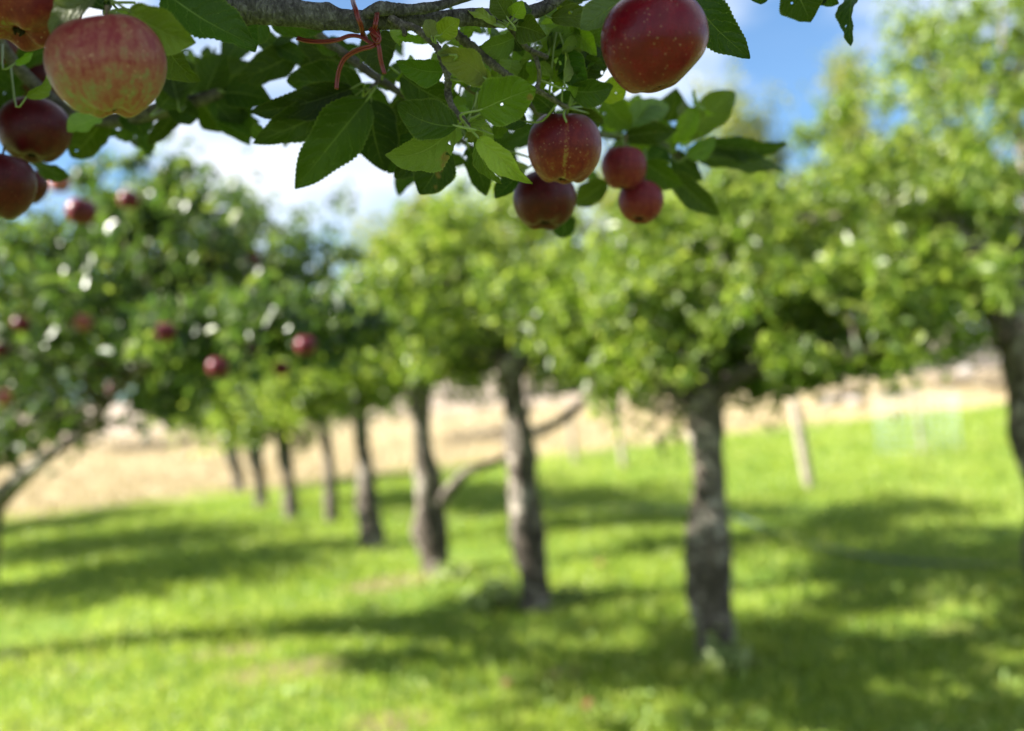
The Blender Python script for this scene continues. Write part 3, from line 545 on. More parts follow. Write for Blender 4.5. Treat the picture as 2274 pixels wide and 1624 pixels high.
def blob(c, r, seed, fl=.7):
    rr = np.random.default_rng(seed); nu, nv = 14, 9; V = []; ph = rr.uniform(0, 6, 4)
    for i in range(nv+1):
        for j in range(nu):
            th = math.pi*i/nv; a = 2*math.pi*j/nu; u = np.array([math.sin(th)*math.cos(a), math.sin(th)*math.sin(a), math.cos(th)*fl])
            V.append(c + u*r*(1+.18*math.sin(3*u[0]+ph[0])+.15*math.sin(4*u[1]+ph[1])+.12*math.sin(5*u[2]+ph[2])))
    return np.array(V), [(i*nu+j, (i+1)*nu+j, (i+1)*nu+(j+1) % nu, i*nu+(j+1) % nu) for i in range(nv) for j in range(nu)]
for i, (x, y, r, lab) in enumerate([(1850, 905, .30, 'grey rounded field stone below the leaves, left of the pair'), (1905, 903, .26, 'grey rounded field stone below the leaves, right of the pair'), (2150, 845, .4, 'brown grey stone at the far field edge at the right'), (300, 985, .5, 'low grey stone at the far field edge at the left')]):
    b = G(x, y); V, Fs = blob(b+np.array([0, 0, r*.45]), r, i); tag(mesh_obj('field_stone', V, Fs, M_rock, origin=b), lab, 'stone', 'stones at the edge of the dry field')
M_shrub = crown_mat('dry_shrub', [(0.1, (.10, .085, .06)), (.5, (.22, .18, .12)), (.95, (.42, .34, .22))], (1, 1, 1), .25, .6, 2)
for x, y, w_, h_, n_, lab in [(1880, 892, .32, .35, 420, 'dark dry shrub at the field edge behind the post'), (2120, 862, .9, .35, 700, 'wide pinkish brown dry shrub at the field edge right of the cage'), (2215, 872, .6, .55, 500, 'taller dry shrub beside the right edge trunk'), (1990, 885, .5, .22, 300, 'low dry shrub left of the wire cage'), (1100, 985, 1.2, .35, 600, 'faint dry shrub in the field left of the second tree'), (330, 1012, 1.5, .4, 700, 'long grey brown scrub at the far field edge on the left'), (1500, 925, .7, .3, 400, 'dry shrub in the field left of the nearest trunk')]:
    b = G(x, y); u_ = rng.normal(0, 1, (n_, 3)); pts = b+u_*np.array([w_*.5, .3, h_*.35])+np.array([0, 0, h_*.6]); V, Fs = leaves(pts, np.array([0, 0, .4]), .14); tag(mesh_obj('dry_shrub', V, Fs, M_shrub, origin=b, smooth=False), lab, 'shrub', 'dry shrubs along the field edge')
M_weed = crown_mat('grey_green_weed', [(0.1, (.14, .20, .05)), (.6, (.26, .32, .10)), (.95, (.38, .42, .18))], (1.2, 1.3, .8), .3, .5, 2)
def weed(label, x, y, n, s, h):
    b = G(x, y); pts = b + np.column_stack([rng.normal(0, s*.7, n*2), rng.normal(0, s*.7, n*2), np.abs(rng.normal(0, h, n*2))]); V, Fs = leaves(pts, np.array([0, 0, 1.2]), .085)
    tag(mesh_obj('weed', V, Fs, M_weed, origin=b, smooth=False), label, 'plant', 'leafy weeds at the foot of the trunks')
weed('pale leafy weed at the foot of the nearest trunk', 1612, 1492, 130, .09, .07)
weed('pale leafy weed left of the second nearest trunk', 1105, 1345, 160, .14, .08)
weed('low weed clump by the third trunk', 1010, 1290, 90, .1, .05)
weed('low bright weed right of the second nearest trunk', 1262, 1345, 90, .1, .05)

# ------------------------------------------------------------------ apples
def apple(label, x, y, rx, real_r, axis=(0, 0, 1), flat=0.92, mat=None, dents=(), seed=0, lobes=0.05, parts=True, group=None, stem=0.016, name='apple', extra_up=None):
    """x,y picture centre, rx picture radius -> depth. axis in (right, up, toward camera) of the picture"""
    d_ = real_r*F/rx; c = P(x, y, d_); tocam = CAM-c; tocam = tocam/np.linalg.norm(tocam)
    ax = RT*axis[0]+UP*axis[1]+tocam*axis[2]; ax /= np.linalg.norm(ax)
    X = tocam-ax*(tocam @ ax)
    if np.linalg.norm(X) < .05: X = RT.copy()
    X /= np.linalg.norm(X); Y = np.cross(ax, X); rr = np.random.default_rng(seed); ph = rr.uniform(0, 6.28, 5)
    nu, nv = (64, 44) if parts else (24, 16); pr = []
    for i in range(nv+1):
        th = math.pi*i/nv; s, co = math.sin(th), math.cos(th)
        rho = s**.9*(1.0+0.025*co)*real_r
        z = flat*1.05*real_r*co
        top = math.exp(-(th/0.30)**2); bot = math.exp(-((math.pi-th)/0.27)**2)
        z -= top*real_r*0.40; z += bot*real_r*0.26
        z += 0.05*real_r*s*s
        pr.append((rho, z, th))
    V = []
    for rho, z, th in pr:
        for j in range(nu):
            a = 2*math.pi*j/nu; lw = math.exp(-((math.pi-th)/0.75)**2); lt = math.exp(-((th)/0.8)**2)
            f = 1+0.025*math.sin(a+ph[0])*math.sin(th)+0.02*math.sin(2*a+ph[1])+lobes*0.6*lw*math.cos(5*a+ph[2])
            zz = z - lobes*real_r*(lw*(1-math.exp(-((math.pi-th)/0.3)**2))*math.cos(5*a+ph[2]))*0.9 + lobes*real_r*0.6*lt*math.sin(2*a+ph[3])
            p = X*(rho*f*math.cos(a))+Y*(rho*f*math.sin(a))+ax*zz
            u = p/(np.linalg.norm(p)+1e-9)
            for (du, dv, dw, s_, wd_) in dents:
                q = RT*du+UP*dv+tocam*dw; q = q/np.linalg.norm(q); an = math.acos(max(-1, min(1, u @ q))); p = p*(1-s_*math.exp(-(an/wd_)**2))
            V.append((p @ X, p @ Y, p @ ax))
    V = np.array(V); Fs = [(i*nu+j, (i+1)*nu+j, (i+1)*nu+(j+1) % nu, i*nu+(j+1) % nu) for i in range(nv) for j in range(nu)]
    me_o = mesh_obj(name, V, Fs, mat, origin=np.zeros(3)) if not parts else None
    Rm = Matrix(((X[0], Y[0], ax[0]), (X[1], Y[1], ax[1]), (X[2], Y[2], ax[2]))).to_4x4(); Rm.translation = Vector(c)
    if not parts:
        me_o.matrix_world = Rm; return tag(me_o, label, 'apple', group)
    root = empty(name, c, label, 'apple', group); root.matrix_world = Rm
    def kid(nm, V, Fs, m):
        o = mesh_obj(nm, V, Fs, m, origin=np.zeros(3)); o.parent = root; o.location = (0, 0, 0); return o
    kid('fruit', V, Fs, mat)
    zt = pr[0][1]; V2, F2 = tube([(0, 0, zt-.002), (.0012, .0006, zt+stem*.6), (.003, .0018, zt+stem*1.3)], [.0015, .0012, .0018], 12, 8, .08); kid('stem', V2, F2, M_astem)
    zb = pr[-1][1]; ps = []
    for j in range(5):
        a = 2*math.pi*j/5; e = np.array([math.cos(a), math.sin(a), 0]); ps.append(tube([e*.001+[0, 0, zb+.001], e*.0036+[0, 0, zb-.002], e*.0022+[0, 0, zb-.005]], [.0012, .0013, .0004], 7, 6))
    V2, F2 = join(ps); kid('calyx', V2, F2, M_calyx)
    return root
LC, RC = 'apples of the left foreground cluster', 'apples of the right foreground cluster'
GY = (0.40, 0.36, 0.08)
m1 = apple_mat('blush_apple', .04, (0.165, 0.168, 0.060), (0.24, 0.075, 0.048), (0.18, 0.020, 0.022), .56, .60, .35, .26, rough=.40)
m2 = apple_mat('striped_green_red_apple', .04, (0.16, 0.17, 0.035), (0.17, 0.024, 0.016), (0.11, 0.008, 0.011), 1.25, .5, .25, .78, rough=.36)
m3 = apple_mat('dark_red_apple', .041, (0.17, 0.008, 0.010), (0.13, 0.0035, 0.009), (0.095, 0.002, 0.007), .72, .25, .22, .0, rough=.22)
m4 = apple_mat('red_gold_apple', .036, (0.23, 0.12, 0.035), (0.155, 0.014, 0.012), (0.105, 0.005, 0.009), .76, .4, .30, .24, gold=0.06, rough=.32)
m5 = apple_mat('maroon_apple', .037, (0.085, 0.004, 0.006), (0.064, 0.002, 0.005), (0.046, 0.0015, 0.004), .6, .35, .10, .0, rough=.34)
m6 = apple_mat('small_pink_red_apple', .026, (0.19, 0.03, 0.02), (0.145, 0.010, 0.015), (0.10, 0.004, 0.009), .58, .3, .3, .1, rough=.42)
apple('large pale blush apple with yellow green base, biggest of the left cluster', 240, 148, 127, .0405, (-.06, .96, .10), .86, m1, seed=1, group=LC, dents=((-.22, .3, 1, .035, .16), (.75, .6, .5, .03, .25), (-.55, .75, .5, .05, .5)), lobes=.07)
apple('green and red streaked apple cut by the top left corner', 62, -6, 117, .040, (.25, .9, -.30), .9, m2, seed=2, group=LC, dents=((.25, -.85, .4, .10, .3),), lobes=.09)
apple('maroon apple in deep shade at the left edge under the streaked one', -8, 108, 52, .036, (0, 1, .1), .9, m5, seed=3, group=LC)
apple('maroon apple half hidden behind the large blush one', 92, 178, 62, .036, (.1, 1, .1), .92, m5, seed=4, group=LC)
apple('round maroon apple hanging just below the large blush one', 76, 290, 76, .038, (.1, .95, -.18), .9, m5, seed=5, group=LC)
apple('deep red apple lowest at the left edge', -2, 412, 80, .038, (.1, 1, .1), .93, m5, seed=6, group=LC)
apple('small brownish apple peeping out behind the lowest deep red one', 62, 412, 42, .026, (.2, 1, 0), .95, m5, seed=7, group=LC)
apple('big glossy dark red apple with pale dots and a pitted spot, alone at the top', 1455, 96, 119, .041, (-.05, 1, .12), .90, m3, seed=8, group=RC, stem=.012,
      dents=((.02, -.10, 1, .055, .10), (.80, -.85, .0, .19, .50), (-.20, -1, .05, -.07, .50)), lobes=.02)
apple('striped red apple with one golden streak, front of the right cluster', 1252, 330, 84, .0365, (.04, 1, .05), .92, m4, seed=9, group=RC, lobes=.05)
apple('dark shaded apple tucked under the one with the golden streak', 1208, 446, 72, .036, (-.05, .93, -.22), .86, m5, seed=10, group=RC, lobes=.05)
apple('small pinkish red apple, upper of the two small ones', 1385, 373, 50, .0265, (.05, 1, .1), .97, m6, seed=11, group=RC, lobes=.02)
apple('small dark red apple, lower of the two small ones', 1423, 449, 50, .0270, (.1, .93, -.25), .92, m6, seed=12, group=RC, lobes=.03)
mb = apple_mat('crimson_far_apple', .037, (0.15, 0.025, 0.025), (0.10, 0.008, 0.017), (0.065, 0.004, 0.010), .6, .25, .1, .1)
mb2 = apple_mat('pink_far_apple', .037, (0.34, 0.16, 0.10), (0.26, 0.07, 0.06), (0.18, 0.03, 0.03), .5, .25, .1, .1)
for i, (x, y, r, lab) in enumerate(BA):
    apple(lab, x, y, r, .037, (.1, 1, .1), .92, mb2 if ('pale' in lab or 'pink' in lab) else mb, seed=20+i, parts=False, group='blurred apples in the left tree')

for i, (x, y, lab) in enumerate([(1312, 1583, 'small orange red windfall apple in the shaded grass near the bottom edge'), (1335, 1262, 'small windfall apple in the grass between the second and nearest trunks'), (1130, 1530, 'windfall apple in the sunny grass at the bottom centre')]):
    q = G(x, y); px_, py_, pd_ = proj(q+np.array([0, 0, .03])); apple(lab, px_, py_, .032*F/pd_, .032, (.6, .3, .5), .92, mb2, seed=60+i, parts=False, group='windfall apples lying in the grass')

# ------------------------------------------------------------------ the foreground tree: limb, twigs, leaves
FGB = np.array([-1.75, 0.35, 0.0])
fg = empty('apple_tree', FGB, 'overhanging apple tree in sharp focus, grey limb and serrated leaves across the top', 'tree')
V, Fs = tube([FGB-[0, 0, .05], FGB+[.03, 0, .5], FGB+[-.02, .03, 1.1], FGB+[.06, .06, 1.7], FGB+[.02, .04, 2.4], FGB+[.1, 0, 3.0]], [.14, .11, .10, .095, .06, .03], 40, 18, .08, seed=4)
mesh_obj('trunk', V, Fs, M_bark, fg)
def W_(lst, dd=0): return [P(x, y, z+dd) for (x, y, r, z) in lst], [r*z/F for (x, y, r, z) in lst]
limbs = {}
def br_(key, lst, mat, n, k, bump_, ring, seed, pre=None, ringf=1.0, knots=()):
    p, r = W_(lst)
    if pre: p = [q for q, _ in pre]+p; r = [a for _, a in pre]+r
    V, Fs = tube(p, r, n, k, bump_, ring, seed, ringf, knots); o = mesh_obj('branch', V, Fs, mat, fg, origin=p[0]); limbs[key] = (o, catmull(np.array(p), 60)); return o
br_('main', [(200, -90, 30, .79), (330, -42, 31, .80), (489, 8, 33, .82), (600, 24, 31, .83), (683, 34, 29, .84), (767, 44, 24, .85), (850, 46, 20, .86), (961, 43, 17, .87), (1050, 38, 20, .88), (1112, 42, 20, .89), (1160, 33, 16, .89), (1212, 15, 15, .89), (1260, -20, 13, .89)],
    M_limb, 170, 28, .05, .022, 11, pre=[(FGB+[.06, .06, 1.72], .03), (np.array([-1.1, .55, 2.02]), .02), (np.array([-.6, .72, 2.03]), .014)], knots=((.44, 4.4, .22, .012), (.55, 1.2, .3, .01), (.5, 5.2, .28, .012), (.36, 2, .25, .01)))
br_('upper', [(800, 38, 9, .85), (845, 20, 16, .845), (895, 22, 13, .85), (940, 19, 12, .85), (990, 9, 10, .85), (1060, -14, 9, .85)], M_limb, 60, 16, .07, .05, 12)
br_('twigA', [(868, 40, 9, .85), (892, 56, 10, .845), (915, 60, 8.5, .84), (939, 75, 8.5, .84), (967, 100, 8.5, .835), (983, 133, 9, .835), (995, 172, 8.5, .835), (995, 208, 8, .84), (1008, 245, 8, .84), (1036, 276, 7.5, .84), (1040, 290, 3, .84)], M_twig, 130, 14, .08, .17, 13)
br_('stubA', [(890, 50, 8, .845), (897, 66, 6.5, .842), (899, 78, 6, .84)], M_twig, 14, 10, .08, .09, 14)
br_('twigB', [(985, 45, 10, .89), (1002, 65, 11, .90), (1035, 94, 11, .90), (1073, 126, 10, .91), (1112, 156, 8.5, .91), (1158, 191, 8.5, .92), (1193, 201, 6.5, .92), (1242, 230, 5.5, .94), (1262, 240, 4, .95)], M_twig, 110, 14, .08, .14, 15)
br_('twigD', [(1125, 50, 8, .90), (1140, 70, 6.5, .90), (1167, 104, 6, .90), (1184, 117, 6, .91), (1196, 150, 5, .91), (1197, 180, 5, .92), (1190, 200, 6, .92)], M_twig, 60, 12, .06, .10, 16)
br_('stubD', [(1180, 114, 6, .905), (1200, 121, 5.5, .905), (1216, 129, 5.5, .905)], M_twig, 20, 10, .06, .12, 17)
br_('dark', [(690, 50, 12, 1.02), (712, 82, 11, 1.03), (767, 122, 10.5, 1.04), (836, 172, 9.5, 1.05), (878, 200, 8, 1.06), (922, 228, 7, 1.07), (970, 262, 5, 1.08)], M_twig, 60, 12, .05, .03, 18)
br_('darkspur', [(842, 180, 6, 1.05), (825, 196, 5.5, 1.05), (806, 214, 5, 1.05)], M_twig, 16, 10, .06, .1, 19)
br_('twigC', [(978, 128, 8, .96), (1006, 156, 8, 1.0), (1047, 200, 7.5, 1.05), (1110, 215, 7.5, 1.1), (1170, 229, 8, 1.13), (1206, 259, 8, 1.17), (1290, 292, 7, 1.22), (1380, 305, 7, 1.27), (1450, 318, 8, 1.3), (1490, 335, 10, 1.32), (1512, 352, 6, 1.33)], M_twig, 90, 12, .07, .07, 20)
br_('leftback', [(-20, 60, 13, 1.1), (40, 150, 14, 1.14), (150, 245, 15, 1.18), (250, 268, 17, 1.2), (330, 252, 18, 1.2), (420, 228, 16, 1.2), (500, 205, 11, 1.2), (560, 190, 6, 1.2)], M_twig, 60, 14, .06, .03, 21)
br_('leftspur', [(250, -40, 9, .82), (241, -5, 10, .80), (238, 12, 9.5, .79), (233, 30, 5, .78)], M_twig, 30, 12, .07, .10, 22)
br_('righttop', [(1480, -60, 9, .82), (1600, -70, 8, .86), (1720, -60, 7, .92), (1830, -45, 6, .95), (1910, -42, 5, .97)], M_twig, 40, 10, .06, .08, 23, pre=[(np.array([.10, .86, 2.02]), .005)])
br_('low', [(955, 252, 6, 1.08), (985, 276, 5.5, 1.085), (1025, 312, 6, 1.12), (1075, 350, 6, 1.15), (1110, 390, 4, 1.17)], M_twig, 24, 10, .06, .06, 24)

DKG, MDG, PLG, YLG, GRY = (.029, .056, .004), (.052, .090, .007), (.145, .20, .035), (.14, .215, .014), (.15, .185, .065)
# (branch, base x, y, tip x, y, width px, depth, roll deg, tint, curl)
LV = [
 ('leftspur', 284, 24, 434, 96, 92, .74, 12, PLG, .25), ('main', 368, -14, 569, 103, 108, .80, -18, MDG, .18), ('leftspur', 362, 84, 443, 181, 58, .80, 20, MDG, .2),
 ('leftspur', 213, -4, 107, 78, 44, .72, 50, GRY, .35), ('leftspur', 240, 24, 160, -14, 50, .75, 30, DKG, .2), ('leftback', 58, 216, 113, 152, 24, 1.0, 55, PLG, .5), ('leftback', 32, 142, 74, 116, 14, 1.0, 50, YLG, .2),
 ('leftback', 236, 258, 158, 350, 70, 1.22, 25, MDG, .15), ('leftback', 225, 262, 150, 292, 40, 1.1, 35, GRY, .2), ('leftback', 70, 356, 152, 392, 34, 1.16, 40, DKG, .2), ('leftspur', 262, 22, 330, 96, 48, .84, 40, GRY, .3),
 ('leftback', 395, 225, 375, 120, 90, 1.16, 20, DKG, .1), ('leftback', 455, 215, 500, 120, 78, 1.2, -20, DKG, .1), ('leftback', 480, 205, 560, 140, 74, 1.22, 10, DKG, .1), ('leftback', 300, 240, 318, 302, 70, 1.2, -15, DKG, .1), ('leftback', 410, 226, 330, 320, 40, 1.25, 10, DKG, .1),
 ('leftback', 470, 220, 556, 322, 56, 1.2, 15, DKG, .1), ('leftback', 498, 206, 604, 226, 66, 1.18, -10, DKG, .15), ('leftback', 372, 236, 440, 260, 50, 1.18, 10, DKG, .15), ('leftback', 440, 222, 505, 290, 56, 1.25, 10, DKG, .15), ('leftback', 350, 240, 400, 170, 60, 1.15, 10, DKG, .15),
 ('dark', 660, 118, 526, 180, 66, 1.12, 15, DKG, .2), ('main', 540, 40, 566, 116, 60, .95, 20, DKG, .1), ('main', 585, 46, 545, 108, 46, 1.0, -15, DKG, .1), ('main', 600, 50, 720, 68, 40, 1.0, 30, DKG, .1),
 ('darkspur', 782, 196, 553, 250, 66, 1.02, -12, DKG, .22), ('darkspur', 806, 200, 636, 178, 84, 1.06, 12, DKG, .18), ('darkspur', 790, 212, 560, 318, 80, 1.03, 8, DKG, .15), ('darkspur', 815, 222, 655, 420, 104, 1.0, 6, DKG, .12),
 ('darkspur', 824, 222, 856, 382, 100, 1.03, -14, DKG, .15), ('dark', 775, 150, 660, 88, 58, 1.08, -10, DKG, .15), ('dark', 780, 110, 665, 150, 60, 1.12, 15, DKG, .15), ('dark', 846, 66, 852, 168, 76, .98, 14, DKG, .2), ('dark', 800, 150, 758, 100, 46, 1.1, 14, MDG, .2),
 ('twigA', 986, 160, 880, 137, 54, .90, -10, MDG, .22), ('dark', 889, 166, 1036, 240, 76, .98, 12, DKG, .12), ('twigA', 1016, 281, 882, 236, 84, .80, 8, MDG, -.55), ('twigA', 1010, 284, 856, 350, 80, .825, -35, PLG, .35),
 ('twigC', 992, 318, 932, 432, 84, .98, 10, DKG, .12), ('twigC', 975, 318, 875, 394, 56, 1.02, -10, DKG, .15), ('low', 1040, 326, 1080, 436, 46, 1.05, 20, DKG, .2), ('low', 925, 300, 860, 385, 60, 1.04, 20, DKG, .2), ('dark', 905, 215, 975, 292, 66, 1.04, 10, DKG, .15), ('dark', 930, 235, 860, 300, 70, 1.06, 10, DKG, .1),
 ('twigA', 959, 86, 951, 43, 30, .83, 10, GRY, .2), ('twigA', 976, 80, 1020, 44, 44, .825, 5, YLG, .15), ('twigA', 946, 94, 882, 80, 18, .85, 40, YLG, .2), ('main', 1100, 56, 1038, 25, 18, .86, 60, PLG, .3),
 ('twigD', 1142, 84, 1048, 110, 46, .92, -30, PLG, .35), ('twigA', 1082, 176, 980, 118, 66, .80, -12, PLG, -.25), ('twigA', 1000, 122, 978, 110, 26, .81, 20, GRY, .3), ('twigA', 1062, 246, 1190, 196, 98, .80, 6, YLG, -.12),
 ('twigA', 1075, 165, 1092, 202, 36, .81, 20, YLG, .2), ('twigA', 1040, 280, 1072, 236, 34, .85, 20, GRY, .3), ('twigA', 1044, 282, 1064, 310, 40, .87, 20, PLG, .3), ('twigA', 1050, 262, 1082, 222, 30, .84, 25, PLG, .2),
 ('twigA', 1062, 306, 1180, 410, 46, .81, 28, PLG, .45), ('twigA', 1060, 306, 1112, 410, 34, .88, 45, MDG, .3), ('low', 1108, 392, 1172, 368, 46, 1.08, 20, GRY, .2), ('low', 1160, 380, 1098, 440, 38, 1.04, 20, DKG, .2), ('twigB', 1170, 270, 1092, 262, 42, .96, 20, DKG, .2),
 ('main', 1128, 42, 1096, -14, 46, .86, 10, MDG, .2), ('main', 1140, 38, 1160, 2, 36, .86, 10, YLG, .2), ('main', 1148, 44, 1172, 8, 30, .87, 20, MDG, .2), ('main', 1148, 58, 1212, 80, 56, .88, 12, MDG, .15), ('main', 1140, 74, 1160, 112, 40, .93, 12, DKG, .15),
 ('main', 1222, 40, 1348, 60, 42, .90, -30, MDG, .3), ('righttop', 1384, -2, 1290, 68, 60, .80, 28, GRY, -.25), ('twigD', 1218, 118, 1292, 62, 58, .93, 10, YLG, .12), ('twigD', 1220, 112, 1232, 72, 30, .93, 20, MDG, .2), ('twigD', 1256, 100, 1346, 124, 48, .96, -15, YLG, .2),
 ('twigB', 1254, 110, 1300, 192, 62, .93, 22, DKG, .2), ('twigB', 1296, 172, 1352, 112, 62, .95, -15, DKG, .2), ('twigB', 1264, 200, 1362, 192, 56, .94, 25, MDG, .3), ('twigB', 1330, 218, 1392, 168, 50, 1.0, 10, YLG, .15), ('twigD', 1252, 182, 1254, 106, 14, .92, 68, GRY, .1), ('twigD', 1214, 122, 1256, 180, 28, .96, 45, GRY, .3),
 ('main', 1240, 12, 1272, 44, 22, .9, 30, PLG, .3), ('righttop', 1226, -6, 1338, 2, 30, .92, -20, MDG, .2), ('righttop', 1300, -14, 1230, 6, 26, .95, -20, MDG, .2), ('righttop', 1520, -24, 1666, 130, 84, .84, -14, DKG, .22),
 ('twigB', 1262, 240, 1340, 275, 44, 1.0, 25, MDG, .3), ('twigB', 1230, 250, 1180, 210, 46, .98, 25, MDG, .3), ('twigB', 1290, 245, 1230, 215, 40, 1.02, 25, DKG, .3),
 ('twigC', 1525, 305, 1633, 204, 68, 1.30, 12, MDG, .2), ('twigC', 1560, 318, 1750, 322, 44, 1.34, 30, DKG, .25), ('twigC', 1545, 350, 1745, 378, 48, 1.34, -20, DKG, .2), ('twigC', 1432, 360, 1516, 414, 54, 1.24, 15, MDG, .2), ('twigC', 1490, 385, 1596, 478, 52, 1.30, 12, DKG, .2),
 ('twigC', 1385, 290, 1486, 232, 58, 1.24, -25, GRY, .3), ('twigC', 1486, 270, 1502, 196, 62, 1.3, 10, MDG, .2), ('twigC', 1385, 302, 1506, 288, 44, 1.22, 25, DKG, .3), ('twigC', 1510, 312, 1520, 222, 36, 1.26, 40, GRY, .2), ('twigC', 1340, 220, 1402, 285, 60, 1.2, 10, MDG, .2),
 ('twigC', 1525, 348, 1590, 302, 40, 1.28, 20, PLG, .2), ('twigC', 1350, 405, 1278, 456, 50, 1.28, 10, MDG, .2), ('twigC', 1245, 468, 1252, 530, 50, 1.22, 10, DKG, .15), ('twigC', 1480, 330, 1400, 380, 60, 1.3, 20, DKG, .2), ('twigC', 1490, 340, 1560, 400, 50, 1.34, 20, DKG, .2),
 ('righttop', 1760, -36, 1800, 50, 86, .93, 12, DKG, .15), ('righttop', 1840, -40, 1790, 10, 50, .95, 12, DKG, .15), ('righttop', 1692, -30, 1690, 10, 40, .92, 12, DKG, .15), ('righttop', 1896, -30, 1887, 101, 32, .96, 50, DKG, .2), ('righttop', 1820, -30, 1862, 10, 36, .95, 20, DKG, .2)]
lrng = np.random.default_rng(5)
def leaf_mesh(b, t, Wd, N0, curl, seed):
    r = np.random.default_rng(seed); Yd = t-b; Ln = np.linalg.norm(Yd); Yd = Yd/Ln; N0 = N0-Yd*(N0 @ Yd); N0 /= np.linalg.norm(N0); X = np.cross(Yd, N0)
    nt_, nx = 46, 10; V, UV = [], []; ph = r.uniform(0, 6.28, 4); p1, p2 = r.uniform(.46, .62), r.uniform(.72, 1.02); mx = (p1/(p1+p2))**p1*(p2/(p1+p2))**p2
    curl = curl*1.5; cup = r.uniform(.10, .55); wav = r.uniform(.02, .075)*Ln; side = r.uniform(-.07, .07)*Ln; tw = r.uniform(-.55, .55)
    for i in range(nt_+1):
        s = i/nt_; wd = Wd/2*(max(s, 0)**p1*max(1-s, 0)**p2)/mx + .0004
        ser = 1+(0.05 if i % 2 else -0.015)*(1 if 0.06 < s < .97 else 0)
        for j in range(nx+1):
            u = -1+2*j/nx; uu = u*(ser if abs(u) > .99 else 1)*(1+.06*math.sin(s*13+ph[2]+(1.7 if u > 0 else 0))*min(1, 8*s*(1-s))); x = uu*wd
            z = cup*abs(u)**1.4*wd - curl*Ln*(s*s*0.9) + curl*Ln*s*.9 + wav*math.sin(s*9+ph[0]+(2 if u > 0 else 0))*abs(u)**2*math.sin(math.pi*s) + tw*x*(s-.5)
            z += .011*Ln*math.sin(s*34-abs(u)*5+ph[1])*abs(u)
            tip = max(0, s-.82)*.5*curl*Ln*r.uniform(.99, 1.01)
            V.append(b+Yd*(Ln*s+abs(u)*wd*.10)+X*(x+side*math.sin(math.pi*s))+N0*(z-tip)); UV.append((.5+u/2, s))
    Fs = [(i*(nx+1)+j, i*(nx+1)+j+1, (i+1)*(nx+1)+j+1, (i+1)*(nx+1)+j) for i in range(nt_) for j in range(nx)]
    return np.array(V), np.array(Fs), np.array(UV)
stem_parts = []
for i, (key, bx, by, tx, ty, wp, z, roll, tint, curl) in enumerate(LV):
    dz = lrng.uniform(-.02, .03)*z; b = P(bx, by, z); t = P(tx, ty, z+dz*.8); tocam = CAM-b; tocam /= np.linalg.norm(tocam); Yd = (t-b)/np.linalg.norm(t-b)
    roll = roll+lrng.uniform(-10, 10); N0 = tocam-Yd*(tocam @ Yd); N0 /= np.linalg.norm(N0); a = R_(roll); N0 = N0*math.cos(a)+np.cross(Yd, N0)*math.sin(a)
    Wd = wp*z/F/max(.35, math.cos(a))*1.06
    V, Fs, UV = leaf_mesh(b, t, Wd, N0, curl, 100+i)
    par, path = limbs[key]
    q = path[np.argmin(np.linalg.norm(path-b, axis=1))]; ln = np.linalg.norm(q-b)
    back = b-Yd*min(.015, ln*.4)
    if ln > .07: q = b+(q-b)/ln*.07
    sV, sF = tube([q, back+np.array([0, 0, .002]), b, b+Yd*.004], [.0013, .0010, .0010, .0006], 10, 6)
    nF = len(Fs); Fl = [tuple(f) for f in Fs]+[tuple(a_+len(V) for a_ in f) for f in sF]
    o = mesh_obj('leaf', np.vstack([V, sV]), Fl, M_leaf, par, origin=b, uv=np.vstack([UV, np.tile([[.5, .5]], (len(sV), 1))]))
    o.data.materials.append(M_stem); mi = np.zeros(len(Fl), dtype=np.int32); mi[nF:] = 1; o.data.polygons.foreach_set('material_index', mi)
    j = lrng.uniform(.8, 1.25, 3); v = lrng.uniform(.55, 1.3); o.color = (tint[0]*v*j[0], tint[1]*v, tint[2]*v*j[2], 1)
fill = []
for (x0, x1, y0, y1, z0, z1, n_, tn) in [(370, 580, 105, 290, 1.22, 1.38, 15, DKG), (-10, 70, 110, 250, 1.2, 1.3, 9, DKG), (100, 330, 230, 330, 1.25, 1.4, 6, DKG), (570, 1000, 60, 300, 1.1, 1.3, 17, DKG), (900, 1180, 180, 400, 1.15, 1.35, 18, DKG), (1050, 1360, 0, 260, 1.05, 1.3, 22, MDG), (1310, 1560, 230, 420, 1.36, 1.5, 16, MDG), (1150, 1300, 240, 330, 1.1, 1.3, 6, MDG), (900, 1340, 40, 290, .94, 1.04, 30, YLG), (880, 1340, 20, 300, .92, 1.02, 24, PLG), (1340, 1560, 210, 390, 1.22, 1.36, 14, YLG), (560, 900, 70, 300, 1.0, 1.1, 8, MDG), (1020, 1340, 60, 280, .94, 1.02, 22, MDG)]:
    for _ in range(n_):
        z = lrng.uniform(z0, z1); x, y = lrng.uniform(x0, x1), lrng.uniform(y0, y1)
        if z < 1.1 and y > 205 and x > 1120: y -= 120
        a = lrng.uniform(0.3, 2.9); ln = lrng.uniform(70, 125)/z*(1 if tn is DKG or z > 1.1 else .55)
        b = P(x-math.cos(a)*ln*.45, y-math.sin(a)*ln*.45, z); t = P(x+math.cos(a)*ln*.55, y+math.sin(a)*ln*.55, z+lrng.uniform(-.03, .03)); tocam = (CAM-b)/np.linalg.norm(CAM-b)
        N0 = tocam+lrng.normal(0, .45, 3); fill.append((leaf_mesh(b, t, np.linalg.norm(t-b)*lrng.uniform(.42, .6), N0, lrng.uniform(.1, .4), int(lrng.integers(1e6))), tn))
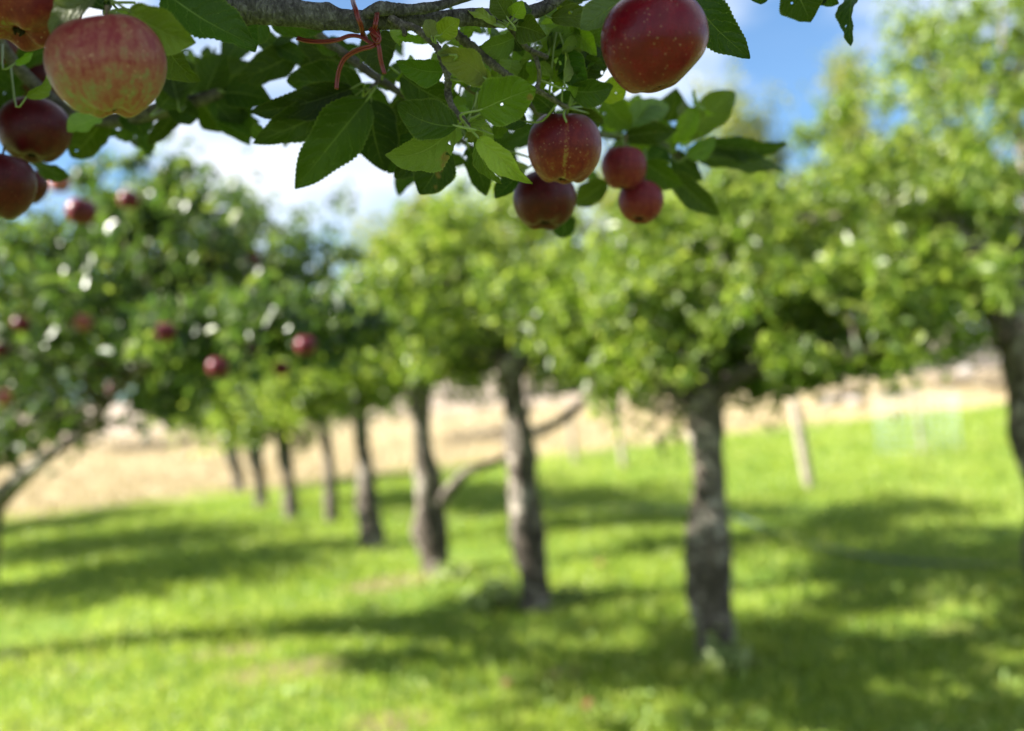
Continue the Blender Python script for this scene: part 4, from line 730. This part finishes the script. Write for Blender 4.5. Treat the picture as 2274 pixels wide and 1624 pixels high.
for tn, nm in ((DKG, 'shaded_foliage'), (MDG, 'green_foliage'), (YLG, 'yellow_green_foliage'), (PLG, 'pale_foliage')):
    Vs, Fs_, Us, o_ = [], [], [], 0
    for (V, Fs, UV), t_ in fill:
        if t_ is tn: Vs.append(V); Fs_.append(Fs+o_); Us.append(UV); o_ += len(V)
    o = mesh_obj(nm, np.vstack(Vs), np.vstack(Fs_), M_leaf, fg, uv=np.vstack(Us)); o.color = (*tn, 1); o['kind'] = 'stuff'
bypar = {}
for par, geo in stem_parts: bypar.setdefault(par.name, (par, []))[1].append(geo)
for nm, (par, gs) in bypar.items():
    V, Fs = join(gs); mesh_obj('leaf_stalks', V, Fs, M_stem, par)
# stalks of fruiting spurs: fresh thin stems
sp_ = []
for (a, b, c, z) in [((236, 30), (262, 22), (288, 24), .78), ((240, 8), (265, 6), (300, 6), .78), ((1262, 240), (1275, 215), (1288, 178), .95), ((1262, 240), (1270, 220), (1278, 195), .95), ((1262, 236), (1300, 222), (1330, 250), .96), ((1255, 238), (1252, 255), (1258, 272), .95),
                     ((1036, 272), (1052, 240), (1060, 205), .84), ((1040, 268), (1070, 250), (1090, 228), .84), ((1036, 280), (1068, 290), (1095, 300), .86), ((1130, 55), (1118, 45), (1112, 34), .88), ((1130, 60), (1146, 58), (1156, 40), .88), ((1380, 300), (1384, 315), (1386, 335), 1.2), ((1432, 330), (1436, 370), (1428, 420), 1.26)]:
    sp_.append(tube([P(*a, z), P(*b, z), P(*c, z)], [.0014, .0011, .0010], 12, 7))
for V, Fs in sp_: mesh_obj('stalk', V, Fs, M_stem, limbs['twigB'][0])
# the rest of this tree's crown, overhead and to the left of the camera, which shades the leaves and apples in focus
def above(p):
    q = p-CAM; dep = q @ fw; yy = CY-F*(q @ UP)/np.maximum(dep, .05); xx_ = CX+F*(q @ RT)/np.maximum(dep, .05)
    return (dep < .05) & (np.linalg.norm(q, axis=1) > .5) | (dep >= .05) & ((yy < -120) | (xx_ < -250))
pts, nb, cl = crown_pts([(np.array([-1.7, .6, 2.9]), (1.3, 1.2, .75), 170), (np.array([-.5, .75, 2.75]), (.8, .6, .38), 75), (np.array([-1.5, 1.5, 2.9]), (1.0, .7, .6), 60), (np.array([.3, .9, 2.75]), (.6, .5, .3), 30), (np.array([-.85, .7, 2.35]), (.55, .5, .28), 60), (np.array([-.95, .95, 2.2]), (.45, .45, .35), 55), (np.array([-.25, .8, 2.45]), (.4, .4, .2), 22)], 42, .075)
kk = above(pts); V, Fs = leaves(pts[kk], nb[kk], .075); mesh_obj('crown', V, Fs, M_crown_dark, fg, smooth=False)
cl = cl[(cl[:, 2] > 2.55)]; V, Fs = limbs_to(cl, np.array([FGB+[.05, .05, 2.0], FGB+[.02, .04, 2.4], FGB+[.1, 0, 2.9]]), 26, .016, 5); mesh_obj('upper_branches', V, Fs, M_twig, fg)

# ------------------------------------------------------------------ red wire tie round the limb
tie = empty('plant_tie', P(835, 64, .83), 'red two-core wire knotted round the grey limb with loose dangling ends', 'wire tie')
def strand(lst, nm):
    p = np.array([P(x, y, z) for x, y, z in lst]); c = catmull(p, 46); T_ = np.gradient(c, axis=0); T_ /= np.linalg.norm(T_, axis=1)[:, None]
    S = np.cross(T_, fw); S /= np.linalg.norm(S, axis=1)[:, None]; tw = np.linspace(0, .9, 46)[:, None]; off = (S*np.cos(tw)+fw*np.sin(tw))*.00098
    V, Fs = join([tube(c+off, [.00108]*46, 46, 8), tube(c-off, [.00108]*46, 46, 8)]); mesh_obj(nm, V, Fs, M_tie, tie)
strand([(782, -6, .87), (785, 8, .84), (790, 22, .825), (795, 40, .822), (802, 58, .826), (806, 78, .838), (812, 84, .85), (800, 60, .875), (785, 20, .88)], 'loop')
strand([(838, 20, .865), (837, 34, .835), (834, 52, .826), (832, 68, .83), (829, 82, .832), (836, 92, .832), (842, 84, .838), (836, 60, .87)], 'loop')
strand([(660, 85, .86), (682, 91, .855), (719, 93, .85), (750, 89, .845), (776, 80, .842), (800, 82, .838), (820, 94, .835), (838, 102, .832)], 'loose_end')
strand([(822, 64, .832), (832, 74, .826), (842, 84, .824), (838, 94, .824), (834, 82, .828), (826, 74, .832), (840, 100, .826), (845, 131, .828), (849, 148, .83), (854, 164, .83)], 'loose_end')
strand([(838, 96, .83), (826, 103, .828), (806, 108, .83), (785, 116, .834), (766, 130, .838), (755, 150, .84), (749, 176, .842), (747, 198, .842)], 'loose_end')
